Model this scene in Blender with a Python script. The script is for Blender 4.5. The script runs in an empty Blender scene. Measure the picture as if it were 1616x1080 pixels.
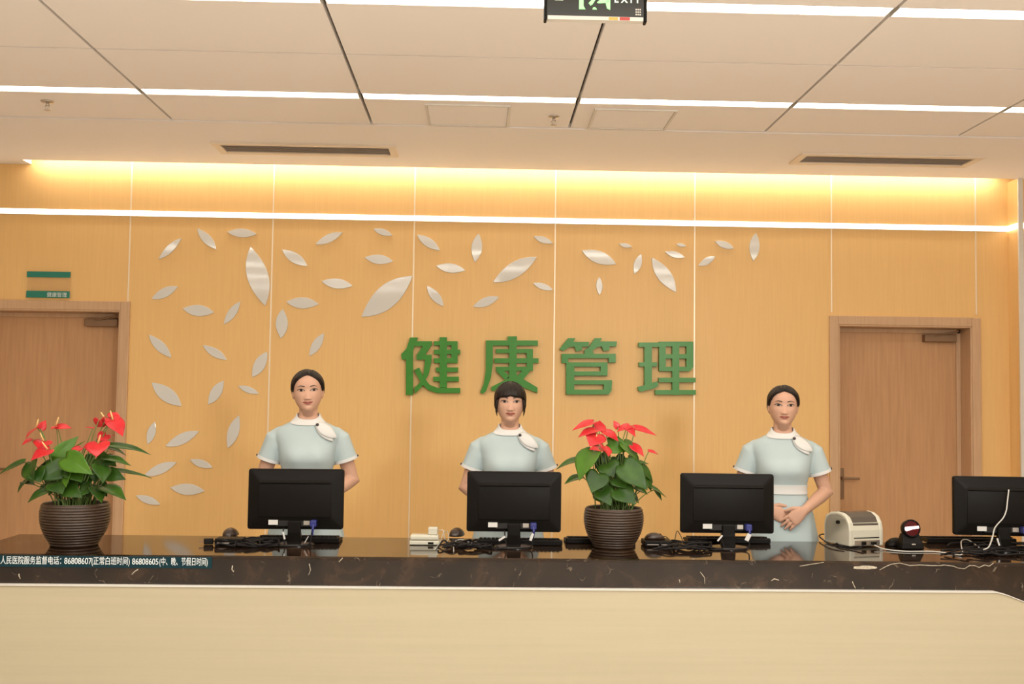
import bpy, bmesh, math, random
import numpy as np
from mathutils import Vector, Matrix
from mathutils.bvhtree import BVHTree

S = bpy.context.scene
C = S.collection
rnd = random.Random(7)

# ------------------------------------------------------------------ camera, world, light, exposure
FPX, PITCH, YAW, ROLL, CAMZ = 1684.0, .05242, .02873, .01322, 1.58
cp, sp, cy_, sy_ = math.cos(PITCH), math.sin(PITCH), math.cos(YAW), math.sin(YAW)
FWD = Vector((sy_*cp, cy_*cp, sp)); RT = Vector((cy_, -sy_, 0)); UP = Vector((-sy_*sp, -cy_*sp, cp))
R2 = RT*math.cos(ROLL) + UP*math.sin(ROLL); U2 = -RT*math.sin(ROLL) + UP*math.cos(ROLL)
cam = bpy.data.objects.new('camera', bpy.data.cameras.new('camera')); C.objects.link(cam)
cam.data.sensor_width = 36; cam.data.sensor_fit = 'HORIZONTAL'; cam.data.lens = FPX/1616*36
m3 = Matrix((R2, U2, -FWD)).transposed()
cam.matrix_world = Matrix.Translation((0, 0, CAMZ)) @ m3.to_4x4()
cam.data.clip_start = .05
S.camera = cam
S.view_settings.view_transform = 'Standard'; S.view_settings.look = 'None'
S.view_settings.gamma = 1; S.view_settings.use_curve_mapping = False
S.view_settings.exposure = -.03
W = bpy.data.worlds.new('daylight'); S.world = W; W.use_nodes = True
W.node_tree.nodes['Background'].inputs[0].default_value = (1.0, .95, .87, 1)
W.node_tree.nodes['Background'].inputs[1].default_value = .40

def area(name, loc, target, sx, sy, power, col):
    l = bpy.data.lights.new(name, 'AREA'); l.shape = 'RECTANGLE'; l.size = sx; l.size_y = sy
    l.energy = power; l.color = col
    o = bpy.data.objects.new(name, l); C.objects.link(o); o.location = loc
    o.rotation_euler = (Vector(target)-Vector(loc)).to_track_quat('-Z', 'Y').to_euler()
    return o
area('key_light', (2.5, -1.6, 2.35), (.4, 5.8, 1.2), 0.6, 0.6, 125, (1, .96, .90))  # unseen key light added behind the camera for the women's wall shadows
for i, yy in enumerate((3.6, 2.2, .8, -.6)):       # rows of ceiling light behind the frame's top edge
    area('ceiling_row', (0, yy, 3.20), (0, yy, 0), 7.2, .10, 80, (1, .95, .85))

def ray(px, py):
    X, Y = px-808.0, py-540.0
    return FWD + R2*(X/FPX) - U2*(Y/FPX)
def at(px, py, Y):                                  # point of the plane y=Y seen at a pixel
    d = ray(px, py); t = Y/d.y
    return Vector((d.x*t, Y, CAMZ+d.z*t))
def onz(px, py, Z):
    d = ray(px, py); t = (Z-CAMZ)/d.z
    return Vector((d.x*t, d.y*t, Z))

# ------------------------------------------------------------------ materials
def mat(name, col, rough=.5, metal=0., spec=.5, emit=0., ecol=None, coat=0., alpha=1., trans=0., sss=0.):
    m = bpy.data.materials.new(name); m.use_nodes = True
    b = m.node_tree.nodes['Principled BSDF']; I = b.inputs
    I['Base Color'].default_value = (*col, 1); I['Roughness'].default_value = rough
    I['Metallic'].default_value = metal; I['Specular IOR Level'].default_value = spec
    I['Coat Weight'].default_value = coat; I['Transmission Weight'].default_value = trans
    I['Alpha'].default_value = alpha
    if sss: I['Subsurface Weight'].default_value = sss; I['Subsurface Radius'].default_value = (.012, .005, .003); I['Subsurface Scale'].default_value = 1
    if emit:
        I['Emission Color'].default_value = (*(ecol or col), 1); I['Emission Strength'].default_value = emit
    return m
def ramp(nt, fac, stops):
    r = nt.nodes.new('ShaderNodeValToRGB'); e = r.color_ramp.elements
    while len(e) < len(stops): e.new(.5)
    for i, (p, c) in enumerate(stops): e[i].position = p; e[i].color = (*c, 1) if len(c) == 3 else c
    nt.links.new(fac, r.inputs[0]); return r.outputs[0]
def noise(nt, scale, vec=(1, 1, 1), detail=4, rough=.5, dist=0.):
    t = nt.nodes.new('ShaderNodeTexCoord'); mp = nt.nodes.new('ShaderNodeMapping')
    mp.inputs['Scale'].default_value = vec; nt.links.new(t.outputs['Object'], mp.inputs[0])
    n = nt.nodes.new('ShaderNodeTexNoise'); n.inputs['Scale'].default_value = scale
    n.inputs['Detail'].default_value = detail; n.inputs['Roughness'].default_value = rough
    n.inputs['Distortion'].default_value = dist
    nt.links.new(mp.outputs[0], n.inputs['Vector']); return n.outputs['Fac']
def grain(m, c1, c2, scale, vec, bump=0., lo=.3, hi=.7, detail=5):
    nt = m.node_tree; b = nt.nodes['Principled BSDF']; f = noise(nt, scale, vec, detail)
    nt.links.new(ramp(nt, f, [(lo, c1), (hi, c2)]), b.inputs['Base Color'])
    if bump:
        bp = nt.nodes.new('ShaderNodeBump'); bp.inputs['Strength'].default_value = bump; bp.inputs['Distance'].default_value = .002
        nt.links.new(f, bp.inputs['Height']); nt.links.new(bp.outputs[0], b.inputs['Normal'])
    return m

M = {}
M['wall'] = grain(mat('wall_wood_veneer', (.7, .4, .16), .42, spec=.3), (.80, .50, .20), (.83, .53, .215), 9, (9, 9, .35))
M['side'] = mat('side_wall_paint', (.72, .58, .42), .7)
M['ceil'] = mat('ceiling_tile', (.92, .87, .84), .6, spec=.3)
M['soffit'] = mat('soffit_plaster', (.92, .88, .86), .65, spec=.3)
M['groove'] = mat('dark_groove', (.05, .035, .025), .8)
M['floor'] = grain(mat('floor_tile', (.6, .5, .4), .25), (.62, .57, .50), (.70, .65, .58), 3, (1, 1, 1))
M['door'] = grain(mat('door_veneer', (.5, .28, .14), .45, spec=.3), (.50, .275, .135), (.58, .33, .165), 7, (7, 7, .4))
M['frame'] = grain(mat('door_frame_veneer', (.5, .3, .17), .5, spec=.3), (.55, .345, .20), (.61, .395, .235), 8, (8, 8, .5))
M['steel'] = mat('brushed_steel', (.55, .5, .44), .3, .9)
M['bronze'] = mat('dull_bronze', (.24, .14, .075), .45, .3)
M['alu'] = mat('pale_trim', (.88, .74, .55), .35, .2)
M['white'] = mat('white_paint', (.70, .66, .60), .5)
M['strip'] = mat('strip_light', (1, 1, 1), .5, emit=10.0, ecol=(1, .93, .80))
M['led'] = mat('led_line', (1, 1, 1), .5, emit=5.0, ecol=(1, .93, .78))
M['cove'] = mat('cove_led', (1, .9, .6), .5, emit=25.0, ecol=(1, .96, .86))
M['vent'] = mat('vent_dark', (.60, .52, .45), .6)
M['ventframe'] = mat('vent_frame', (.80, .68, .54), .5)
M['leaf_glass'] = mat('pale_acrylic', (.70, .68, .64), .06, spec=.7)
M['green'] = mat('green_acrylic', (.045, .24, .02), .32, spec=.35)
M['counter'] = grain(mat('cream_panel', (.8, .7, .53), .38, spec=.4), (.43, .37, .255), (.455, .392, .272), 3, (.3, 1, 12))
M['sticker'] = mat('teal_sticker', (.003, .026, .036), .6, spec=.2)
M['txt'] = mat('white_lettering', (.72, .76, .76), .5)
M['signgreen'] = mat('sign_teal', (.02, .21, .15), .3)
M['acrylic'] = mat('clear_acrylic', (.75, .50, .26), .1, alpha=.15)
M['black'] = mat('black_plastic', (.0055, .004, .003), .45, spec=.13)
M['black2'] = mat('black_gloss_plastic', (.012, .010, .009), .2)
M['cable'] = mat('black_cable', (.008, .006, .006), .6, spec=.25)
M['wcable'] = mat('white_cable', (.54, .52, .47), .45)
M['paper'] = mat('paper_tag', (.62, .60, .57), .6)
M['blue'] = mat('blue_plug', (.02, .025, .16), .4)
M['screen'] = mat('screen_glass', (.01, .01, .012), .1)
M['beige'] = mat('ivory_plastic', (.56, .53, .43), .4)
M['smoke'] = mat('smoked_window', (.09, .075, .06), .15)
M['brownpl'] = mat('brown_mouse_plastic', (.035, .018, .011), .3)
M['red'] = mat('red_window', (.07, .003, .004), .12)
M['glint'] = mat('scanner_glint', (.9, .75, .72), .3, emit=1.3, ecol=(1, .80, .76))
M['exit'] = mat('exit_panel', (.012, .012, .008), .3)
M['exitglow'] = mat('exit_green_lit', (.3, .8, .3), .4, emit=.85, ecol=(.36, .95, .30))
M['exittxt'] = mat('exit_lettering_lit', (.8, .9, .75), .4, emit=.55, ecol=(.72, .95, .62))
M['yellow'] = mat('yellow_label', (.62, .42, .08), .5)
M['redlab'] = mat('red_label', (.5, .06, .05), .5)
M['soil'] = grain(mat('soil', (.03, .02, .012), .9), (.015, .01, .006), (.05, .03, .018), 60, (1, 1, 1), .6)
M['pot'] = grain(mat('pot_glaze', (.07, .042, .026), .38), (.030, .016, .009), (.056, .031, .018), 30, (1, 1, 14))
def leafmat(name, a, b, rough):
    m = mat(name, a, rough, spec=.28); grain(m, a, b, 14, (1, 1, 1)); return m
M['leaf'] = leafmat('anthurium_leaf', (.014, .046, .005), (.040, .098, .009), .34)
M['leafy'] = leafmat('young_anthurium_leaf', (.045, .125, .008), (.075, .175, .014), .35)
M['stem'] = mat('green_stem', (.12, .19, .04), .5)
M['spathe'] = leafmat('red_spathe', (.44, .014, .020), (.62, .034, .036), .28)
M['spadix'] = mat('spadix', (.75, .50, .20), .5)
M['skin'] = mat('skin', (.56, .325, .225), .5, spec=.3, sss=.12)
M['lips'] = mat('lips', (.32, .085, .06), .45)
M['brow'] = mat('eyebrow_hair', (.04, .02, .014), .7)
M['lash'] = mat('lash', (.025, .012, .010), .6)
M['sclera'] = mat('sclera', (.50, .37, .30), .3)
M['iris'] = mat('iris', (.018, .010, .008), .2)
M['blush'] = mat('nostril', (.32, .12, .075), .6)
M['hair'] = grain(mat('dark_hair', (.014, .009, .007), .5, spec=.25), (.008, .005, .0035), (.019, .011, .007), 30, (5, 5, .6), .3)
M['dress'] = grain(mat('pale_blue_cloth', (.52, .66, .66), .75, spec=.2), (.415, .495, .50), (.445, .52, .53), 6, (1, 1, .5))
M['dwhite'] = mat('white_cloth', (.64, .63, .61), .7, spec=.2)
M['button'] = mat('dark_button', (.04, .03, .03), .4)
M['shoe'] = mat('white_shoe', (.8, .79, .77), .5)

def marble():
    m = mat('dark_emperador_marble', (.03, .02, .013), .07, spec=.55)
    nt = m.node_tree; b = nt.nodes['Principled BSDF']
    f = noise(nt, 5, (1, 1, 1), 9, .62, .6)
    base = ramp(nt, f, [(.30, (.007, .004, .002)), (.52, (.019, .0095, .005)), (.72, (.055, .029, .015))])
    t = nt.nodes.new('ShaderNodeTexCoord')
    n2 = nt.nodes.new('ShaderNodeTexNoise'); n2.inputs['Scale'].default_value = 4; n2.inputs['Detail'].default_value = 5
    nt.links.new(t.outputs['Object'], n2.inputs['Vector'])
    mx = nt.nodes.new('ShaderNodeMixRGB'); mx.blend_type = 'ADD'; mx.inputs[0].default_value = .35
    nt.links.new(t.outputs['Object'], mx.inputs[1]); nt.links.new(n2.outputs['Color'], mx.inputs[2])
    v = nt.nodes.new('ShaderNodeTexVoronoi'); v.feature = 'DISTANCE_TO_EDGE'; v.inputs['Scale'].default_value = 8.0
    nt.links.new(mx.outputs[0], v.inputs['Vector'])
    vein = ramp(nt, v.outputs['Distance'], [(0, (1, 1, 1)), (.020, (0, 0, 0))])
    f3 = noise(nt, 14, (1, 1, 1), 3)
    gate = ramp(nt, f3, [(.56, (0, 0, 0)), (.68, (1, 1, 1))])
    mul = nt.nodes.new('ShaderNodeMath'); mul.operation = 'MULTIPLY'
    nt.links.new(vein, mul.inputs[0]); nt.links.new(gate, mul.inputs[1])
    mix = nt.nodes.new('ShaderNodeMixRGB'); nt.links.new(mul.outputs[0], mix.inputs[0])
    nt.links.new(base, mix.inputs[1]); mix.inputs[2].default_value = (.22, .17, .12, 1)
    nt.links.new(mix.outputs[0], b.inputs['Base Color'])
    return m
M['marble'] = marble()
M['vein'] = grain(mat('pale_vein', (.5, .42, .3), .2), (.30, .24, .16), (.58, .52, .42), 60, (1, 1, 1))

# ------------------------------------------------------------------ mesh helpers
class MB:
    def __init__(s): s.bm = bmesh.new(); s.mi = 0
    def face(s, vs):
        try: f = s.bm.faces.new(vs); f.material_index = s.mi; return f
        except ValueError: return None
    def box(s, x0, x1, y0, y1, z0, z1, bev=0.):
        r = bmesh.ops.create_cube(s.bm, size=1, matrix=Matrix.Translation(((x0+x1)/2, (y0+y1)/2, (z0+z1)/2)) @ Matrix.Diagonal((abs(x1-x0), abs(y1-y0), abs(z1-z0), 1)))
        vs = r['verts']; fs = {f for v in vs for f in v.link_faces}
        for f in fs: f.material_index = s.mi
        if bev:
            es = list({e for v in vs for e in v.link_edges})
            rr = bmesh.ops.bevel(s.bm, geom=es, offset=bev, segments=3, affect='EDGES', profile=.5, clamp_overlap=True)
            for f in rr['faces']: f.material_index = s.mi
        return s
    def loft(s, rings, cap=True, closed=True):
        R = [[s.bm.verts.new(p) for p in r] for r in rings]
        for a, b in zip(R[:-1], R[1:]):
            n = len(a)
            for i in range(n if closed else n-1):
                j = (i+1) % n; s.face((a[i], a[j], b[j], b[i]))
        if cap and closed: s.face(R[0][::-1]); s.face(R[-1])
        return s
    def tube(s, pts, rad, n=10, cap=True):
        pts = [Vector(p) for p in pts]; k = len(pts)
        if not hasattr(rad, '__len__'): rad = [rad]*k
        rings = []; ref = None
        for i, p in enumerate(pts):
            t = (pts[min(i+1, k-1)]-pts[max(i-1, 0)]).normalized()
            if ref is None:
                ref = Vector((0, 0, 1)) if abs(t.z) < .9 else Vector((0, 1, 0))
            u = t.cross(ref).normalized(); v = u.cross(t).normalized(); ref = v
            r = rad[i]; ru, rv = r if hasattr(r, '__len__') else (r, r)
            rings.append([p + u*(ru*math.cos(a)) + v*(rv*math.sin(a)) for a in [2*math.pi*j/n for j in range(n)]])
        return s.loft(rings, cap)
    def lathe(s, prof, n=48, loc=(0, 0, 0), axis='z', sx=1., sy=1.):
        rings = []
        for r, z in prof:
            rg = []
            for j in range(n):
                a = 2*math.pi*j/n; x, y = r*math.cos(a)*sx, r*math.sin(a)*sy
                p = (x, y, z) if axis == 'z' else ((x, z, y) if axis == 'y' else (z, x, y))
                rg.append(Vector(p)+Vector(loc))
            rings.append(rg)
        return s.loft(rings, True)
    def prism(s, poly, fn, d0, d1):       # poly in 2D; fn(u, v, d) -> point
        a = [s.bm.verts.new(fn(u, v, d0)) for u, v in poly]; b = [s.bm.verts.new(fn(u, v, d1)) for u, v in poly]
        n = len(a); s.face(a); s.face(b[::-1])
        for i in range(n): s.face((a[i], b[i], b[(i+1) % n], a[(i+1) % n]))
        return s
    def sphere(s, c, rx, ry, rz, u=20, v=12):
        r = bmesh.ops.create_uvsphere(s.bm, u_segments=u, v_segments=v, radius=1, matrix=Matrix.Translation(c) @ Matrix.Diagonal((rx, ry, rz, 1)))
        for f in {f for q in r['verts'] for f in q.link_faces}: f.material_index = s.mi
        return s
    def build(s, name, mats, parent=None, smooth=False, bevel=0., fix=True):
        if fix: bmesh.ops.recalc_face_normals(s.bm, faces=s.bm.faces)
        me = bpy.data.meshes.new(name); s.bm.to_mesh(me); s.bm.free()
        for m in (mats if isinstance(mats, (list, tuple)) else [mats]): me.materials.append(m)
        if smooth:
            me.shade_smooth()
        o = bpy.data.objects.new(name, me); C.objects.link(o)
        if parent: o.parent = parent
        if smooth == 'auto': me.set_sharp_from_angle(angle=math.radians(35))
        if bevel:
            b = o.modifiers.new('bevel', 'BEVEL'); b.width = bevel; b.segments = 2; b.limit_method = 'ANGLE'
        return o
def tag(o, label=None, cat=None, group=None, kind=None):
    if label: o['label'] = label
    if cat: o['category'] = cat
    if group: o['group'] = group
    if kind: o['kind'] = kind
    return o
def empty(name, loc, label=None, cat=None, group=None, rz=0., kind=None):
    o = bpy.data.objects.new(name, None); C.objects.link(o); o.location = loc; o.rotation_euler = (0, 0, rz)
    o.empty_display_size = .05
    return tag(o, label, cat, group, kind)
def box(name, x0, x1, y0, y1, z0, z1, m, parent=None, bev=0.):
    return MB().box(x0, x1, y0, y1, z0, z1).build(name, m, parent, bevel=bev)
def copy_tree(o, parent=None):
    c = o.copy(); C.objects.link(c); c.parent = parent
    for ch in list(o.children): copy_tree(ch, c)
    return c
def crom(xs, ys, x):                      # smooth interpolation of a table
    xs = list(xs); i = max(0, min(len(xs)-2, int(np.searchsorted(xs, x))-1))
    t = min(1, max(0, (x-xs[i])/(xs[i+1]-xs[i])))
    p1, p2 = ys[i], ys[i+1]; h = xs[i+1]-xs[i]
    m1 = (p2-ys[i-1])/(xs[i+1]-xs[i-1])*h if i > 0 else p2-p1
    m2 = (ys[i+2]-p1)/(xs[i+2]-xs[i])*h if i+2 < len(xs) else p2-p1
    return (2*t**3-3*t*t+1)*p1+(t**3-2*t*t+t)*m1+(-2*t**3+3*t*t)*p2+(t**3-t*t)*m2
def spline(pts, per=8):
    P = [np.array(p, float) for p in pts]; out = []
    for i in range(len(P)-1):
        a, b, c, d = P[max(i-1, 0)], P[i], P[i+1], P[min(i+2, len(P)-1)]
        for k in range(per):
            t = k/per
            out.append(.5*((2*b)+(c-a)*t+(2*a-5*b+4*c-d)*t*t+(3*b-a-3*c+d)*t**3))
    out.append(P[-1]); return [Vector(p) for p in out]
def text(name, body, size, loc, m, parent=None, align='LEFT', depth=.001, rot=(math.pi/2, 0, 0), bold=0., sx=1.):
    cu = bpy.data.curves.new(name, 'FONT'); cu.body = body; cu.size = size; cu.extrude = depth; cu.align_x = align; cu.offset = bold
    o = bpy.data.objects.new(name, cu); C.objects.link(o)
    dg = bpy.context.evaluated_depsgraph_get(); me = bpy.data.meshes.new_from_object(o.evaluated_get(dg))
    bpy.data.objects.remove(o); me.name = name
    me.materials.clear(); me.materials.append(m)
    t = bpy.data.objects.new(name, me); C.objects.link(t); t.location = loc; t.rotation_euler = rot; t.scale = (sx, 1, 1)
    if parent: t.parent = parent
    return t
def struct(o): o['kind'] = 'structure'; return o

# ------------------------------------------------------------------ the room
WD, HC = 7.75, 3.23                        # back wall plane, ceiling height
def wx(px, py=600): return at(px, py, WD).x
def wz(px, py): return at(px, py, WD).z
struct(box('floor', -6, 6, -3.5, WD+.6, -.1, 0, M['floor']))
struct(box('wall_left', -6.2, -6, -3.5, WD+.6, 0, 3.6, M['side']))
struct(box('wall_right', 6, 6.2, -3.5, WD+.6, 0, 3.6, M['side']))
DL0, DL1, DLT = wx(188)-1.0, wx(188), wz(100, 489)
DR0, DR1, DRT = wx(1322), wx(1533), wz(1420, 514)
RX = wx(1592, 500)                         # corner where the wall steps forward
b = MB()
b.box(-6, DL0, WD, WD+.25, 0, 3.6); b.box(DL0, DL1, WD, WD+.25, DLT, 3.6)
b.box(DL1, DR0, WD, WD+.25, 0, 3.6); b.box(DR0, DR1, WD, WD+.25, DRT, 3.6); b.box(DR1, RX+.05, WD, WD+.25, 0, 3.6)
struct(b.build('wall_back', M['wall']))
struct(box('wall_back_pier', RX, 6, WD-.16, WD+.25, 0, HC, M['wall'], bev=.003))
struct(box('trim_8', RX-.006, RX+.03, WD-.172, WD-.155, 0, HC, M['white'], bev=.002))
for i, (pxt, pxb) in enumerate([(205, 202), (433, 425), (656, 649), (878, 873), (1096, 1096), (1313, 1311), (1540, 1540)]):
    x = (at(pxt, 300, WD).x*1+at(pxb, 560, WD).x)/2
    z0 = DLT+.06 if i == 0 else (DRT+.09 if i > 4 else 0)
    struct(box('trim_%d' % (i+1), x-.005, x+.005, WD-.004, WD+.01, z0, HC+.1, M['alu']))
# ceiling: tiles with open joints under a dark plenum
gx0, tw = .5163, 1.2
ys0, ysm, ys1, yend = 5.823, 5.095, 4.384, 6.416
b = MB(); g = .0065
rows = [(ys0+.055, yend)]
for k in range(9):
    c = ys0-1.4395*k
    rows.append((c-.72+g, c-.055)); rows.append((c-1.4395+.055, c-.72-g))
    if k == 5: break
ks = range(-5, 5)
for k in ks:
    xa, xb = gx0+k*tw+.008, gx0+(k+1)*tw-.008
    for (ya, yb) in rows: b.box(xa, xb, ya, yb, HC, HC+.03)
struct(b.build('ceiling', M['ceil']))
struct(box('ceiling_plenum', -6, 6, -3.5, yend+.02, HC+.035, HC+.10, M['groove']))
SOF = 7.60
sx0, sx1 = at(36, 240, SOF).x, RX
b = MB(); b.box(-6, 6, yend+.012, SOF, HC-.005, HC+.03); b.box(-6, sx0, SOF, WD, HC-.005, HC+.03); b.box(sx1, 6, SOF, WD-.155, HC-.005, HC+.03)
struct(b.build('ceiling_soffit', M['soffit']))
b = MB(); b.box(sx0, sx1, SOF-.14, WD, HC+.22, HC+.25); b.box(sx0, sx1, SOF-.16, SOF-.14, HC+.03, HC+.25)
b.box(sx0-.02, sx0, SOF-.16, WD, HC+.03, HC+.25)
struct(b.build('ceiling_cove', M['white']))

# ------------------------------------------------------------------ ceiling fixtures
def strip(k, yc, label):
    xa, xb = gx0+k*tw+.014, gx0+(k+1)*tw-.014
    e = empty('ceiling_light', ((xa+xb)/2, yc, HC), label, 'light', 'linear ceiling lights')
    w = (xb-xa)/2
    b = MB(); b.box(-w, w, -.05, .05, .010, .016); b.build('diffuser', M['strip'], e)
    b = MB(); b.box(-w, w, -.054, -.05, .0, .03); b.box(-w, w, .05, .054, .0, .03); b.box(-w-.004, -w, -.054, .054, 0, .03); b.box(w, w+.004, -.054, .054, 0, .03)
    b.build('light_housing', M['white'], e)
for k, lb in zip((-3, -2, -1, 0, 1, 2), ['white linear ceiling light in the far row, leftmost, above the far left sprinkler', 'white linear ceiling light in the far row, second from the left, above the left vent', 'white linear ceiling light in the far row, just above the left access panel', 'white linear ceiling light in the far row, just above the right access panel', 'white linear ceiling light in the far row, fifth from the left, above the right vent', 'white linear ceiling light in the far row, cut off by the right edge']):
    strip(k, ys0, lb)
for k, lb in zip((-2, -1, 0, 1), ['white linear ceiling light in the near row, cut off by the top edge', 'white linear ceiling light in the near row, passing behind the exit sign', 'white linear ceiling light in the near row, right of the exit sign', 'white linear ceiling light in the near row, at the top right edge']):
    strip(k, ys1, lb)

def vent(pa, pb, label):
    A = onz(*pa, HC); B = onz(*pb, HC)
    yc = (A.y+B.y)/2; w = (B.x-A.x)/2
    e = empty('air_vent', ((A.x+B.x)/2, yc, HC-.005), label, 'air vent', 'linear air vents in the soffit')
    h = .105
    b = MB(); b.box(-w-.05, w+.05, -h-.05, -h, -.012, .004); b.box(-w-.05, w+.05, h, h+.05, -.012, .004)
    b.box(-w-.05, -w, -h, h, -.012, .004); b.box(w, w+.05, -h, h, -.012, .004); b.build('vent_frame', M['ventframe'], e, bevel=.003)
    b = MB()
    for j in range(7):
        y = -h+.03*j+.012
        b.prism([(y, -.006), (y+.014, .006-.004), (y+.016, .004), (y+.002, -.004)], lambda u, v, d: (d, u, v), -w, w)
    b.build('louvre', M['vent'], e)
    box('backing', -w, w, -h, h, .0, .003, M['vent'], e)
vent((352, 231), (615, 237), 'dark slotted air vent in the soffit, left, above the leaf decorations')
vent((1267, 248), (1527, 254), 'dark slotted air vent in the soffit, right, above the right door')

def hatch(quad, label):
    P = [onz(x, y, HC) for x, y in quad]
    x0 = (P[0].x+P[3].x)/2; x1 = (P[1].x+P[2].x)/2; y1 = yend-.01; y0 = (P[0].y+P[1].y)/2
    e = empty('ceiling_access_panel', ((x0+x1)/2, (y0+y1)/2, HC), label, 'access panel', 'ceiling access panels')
    w, h = (x1-x0)/2, (y1-y0)/2
    b = MB(); t = .014
    b.box(-w, w, -h, -h+t, -.008, .0); b.box(-w, w, h-t, h, -.008, .0); b.box(-w, -w+t, -h+t, h-t, -.008, 0); b.box(w-t, w, -h+t, h-t, -.008, 0)
    b.build('panel_frame', M['white'], e)
    box('panel', -w+t+.002, w-t-.002, -h+t+.002, h-t-.002, -.004, 0, M['soffit'], e)
hatch([(670, 164), (803, 166), (806, 200), (676, 196)], 'square white access panel in the ceiling, left one, above the centre woman')
hatch([(938, 171), (1072, 174), (1046, 207), (927, 203)], 'square white access panel in the ceiling, right one, right of the sprinkler')

def sprinkler(px, py, label, sc=1.):
    p = onz(px, py, HC)
    e = empty('sprinkler_head', p, label, 'sprinkler', 'ceiling sprinklers')
    MB().lathe([(.001, 0), (.034*sc, 0), (.030*sc, -.006), (.012, -.010), (.001, -.010)], 20).build('escutcheon', M['steel'], e, smooth=True)
    b = MB(); b.lathe([(.009, -.008), (.009, -.024), (.006, -.026)], 12); b.tube([(-.009, 0, -.022), (-.013, 0, -.034), (0, 0, -.05)], .0028, 8); b.tube([(.009, 0, -.022), (.013, 0, -.034), (0, 0, -.05)], .0028, 8)
    b.build('sprinkler_body', M['steel'], e, smooth=True)
    MB().lathe([(.001, -.05), (.018, -.05), (.019, -.053), (.001, -.054)], 16).build('deflector', M['steel'], e, smooth=True)
sprinkler(75, 160, 'small metal sprinkler head on the ceiling at the far left', 1.15)
sprinkler(874, 184, 'small metal sprinkler head on the ceiling between the two access panels')

# exit sign
Y = 3.47
a, c = at(858, 33, Y), at(1020, 31, Y)
e = empty('exit_sign', ((a.x+c.x)/2, Y, a.z), 'hanging dark exit sign with a lit green running figure', 'exit sign')
w = (c.x-a.x)/2
H_ = .155
box('sign_panel', -w+.010, w-.010, -.012, .012, .014, H_, M['exit'], e)
box('bottom_rail', -w+.012, w-.012, -.014, .014, .002, .0145, M['white'], e)
for s in (-1, 1):
    b = MB(); b.box(s*w-.010 if s > 0 else -w, w if s > 0 else -w+.010, -.017, .017, -.002, H_+.004, .003); b.build('end_cap', M['black'], e)
for s in (-1, 1): MB().tube([(s*.12, 0, H_), (s*.12, 0, HC-a.z)], .004, 8).build('hanging_rod', M['steel'], e, smooth=True)
k_ = (2*w)/162.
def ex(u, v): return ((u-939)*k_, (33-v)*k_)
def exprism(name, polys, m):
    b = MB()
    for p in polys: b.prism([ex(u, v) for u, v in p], lambda x, z, d: (x, d, z), -.0135, -.012)
    return b.build(name, m, e)
exprism('running_figure', [
    [(913, -28), (962, -28), (962, 15), (957, 13), (955, 5), (957, 0), (957, -23), (920, -23), (920, 10), (923, 15), (913, 15)],
    [(928, 5), (931, 9), (934, 7), (939, -1), (947, -2), (941, 4), (944, 5), (958, 4), (960, 0), (953, -6), (950, -12), (958, -8), (960, -11), (950, -18), (936, -17), (930, -10), (933, -8), (939, -13), (941, -12), (937, -5)],
    [(946, -24), (949, -26), (953, -25), (954, -21), (951, -18), (947, -19)],
    [(934, 15), (935, 12), (938, 11.5), (940, 13), (941, 15)]], M['exitglow'])
exprism('arrow', [[(875, 1.5), (888, 1.5), (888, -9), (894, -9), (882, -20), (869, -9), (875, -9)]], M['exittxt'])
text('exit_lettering', 'E X I T', .030, (ex(968, 0)[0], -.0125, ex(0, 3)[1]), M['exittxt'], e, sx=1.0, bold=.0006)
b = MB()
for i in range(3):
    for j in range(3):
        u, v = 1002+i*3.2, 12.5+j*4; b.prism([ex(u, v), ex(u+2, v), ex(u+2, v+2.2), ex(u, v+2.2)], lambda x, z, d: (x, d, z), -.013, -.012)
b.build('speaker_grille', M['steel'], e)
box('yellow_sticker', ex(960, 0)[0], ex(974, 0)[0], -.0155, -.013, .003, .0125, M['yellow'], e)
box('red_sticker', ex(977, 0)[0], ex(993, 0)[0], -.0155, -.013, .003, .0135, M['redlab'], e)

# cove light and the led line on the wall
b = MB(); b.box(sx0+.03, sx1-.10, SOF+.060, SOF+.088, HC+.035, HC+.045)
tag(b.build('cove_light', M['cove']), 'warm hidden light running along the top of the wood wall', 'light')
lz = wz(878, 349)
e = empty('led_line_light', (0, WD, lz), 'thin white light line running across the whole wood wall', 'light')
box('diffuser', -6, RX-.003, -.010, .0, -.018, .018, M['led'], e)
e_ = empty('led_line_light', (RX+.031, WD-.172, lz), 'short end of the white light line beyond the white corner trim, far right', 'light')
box('diffuser', .002, 6-RX-.04, .0, .0115, -.018, .018, M['led'], e_)
box('diffuser', RX-.010, RX-.0005, -.155, -.0105, -.018, .018, M['led'], e)
b = MB(); b.box(-6, RX-.01, -.011, -.0002, .0182, .023); b.box(-6, RX-.01, -.011, -.0002, -.023, -.0182); b.build('channel', M['alu'], e)

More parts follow.
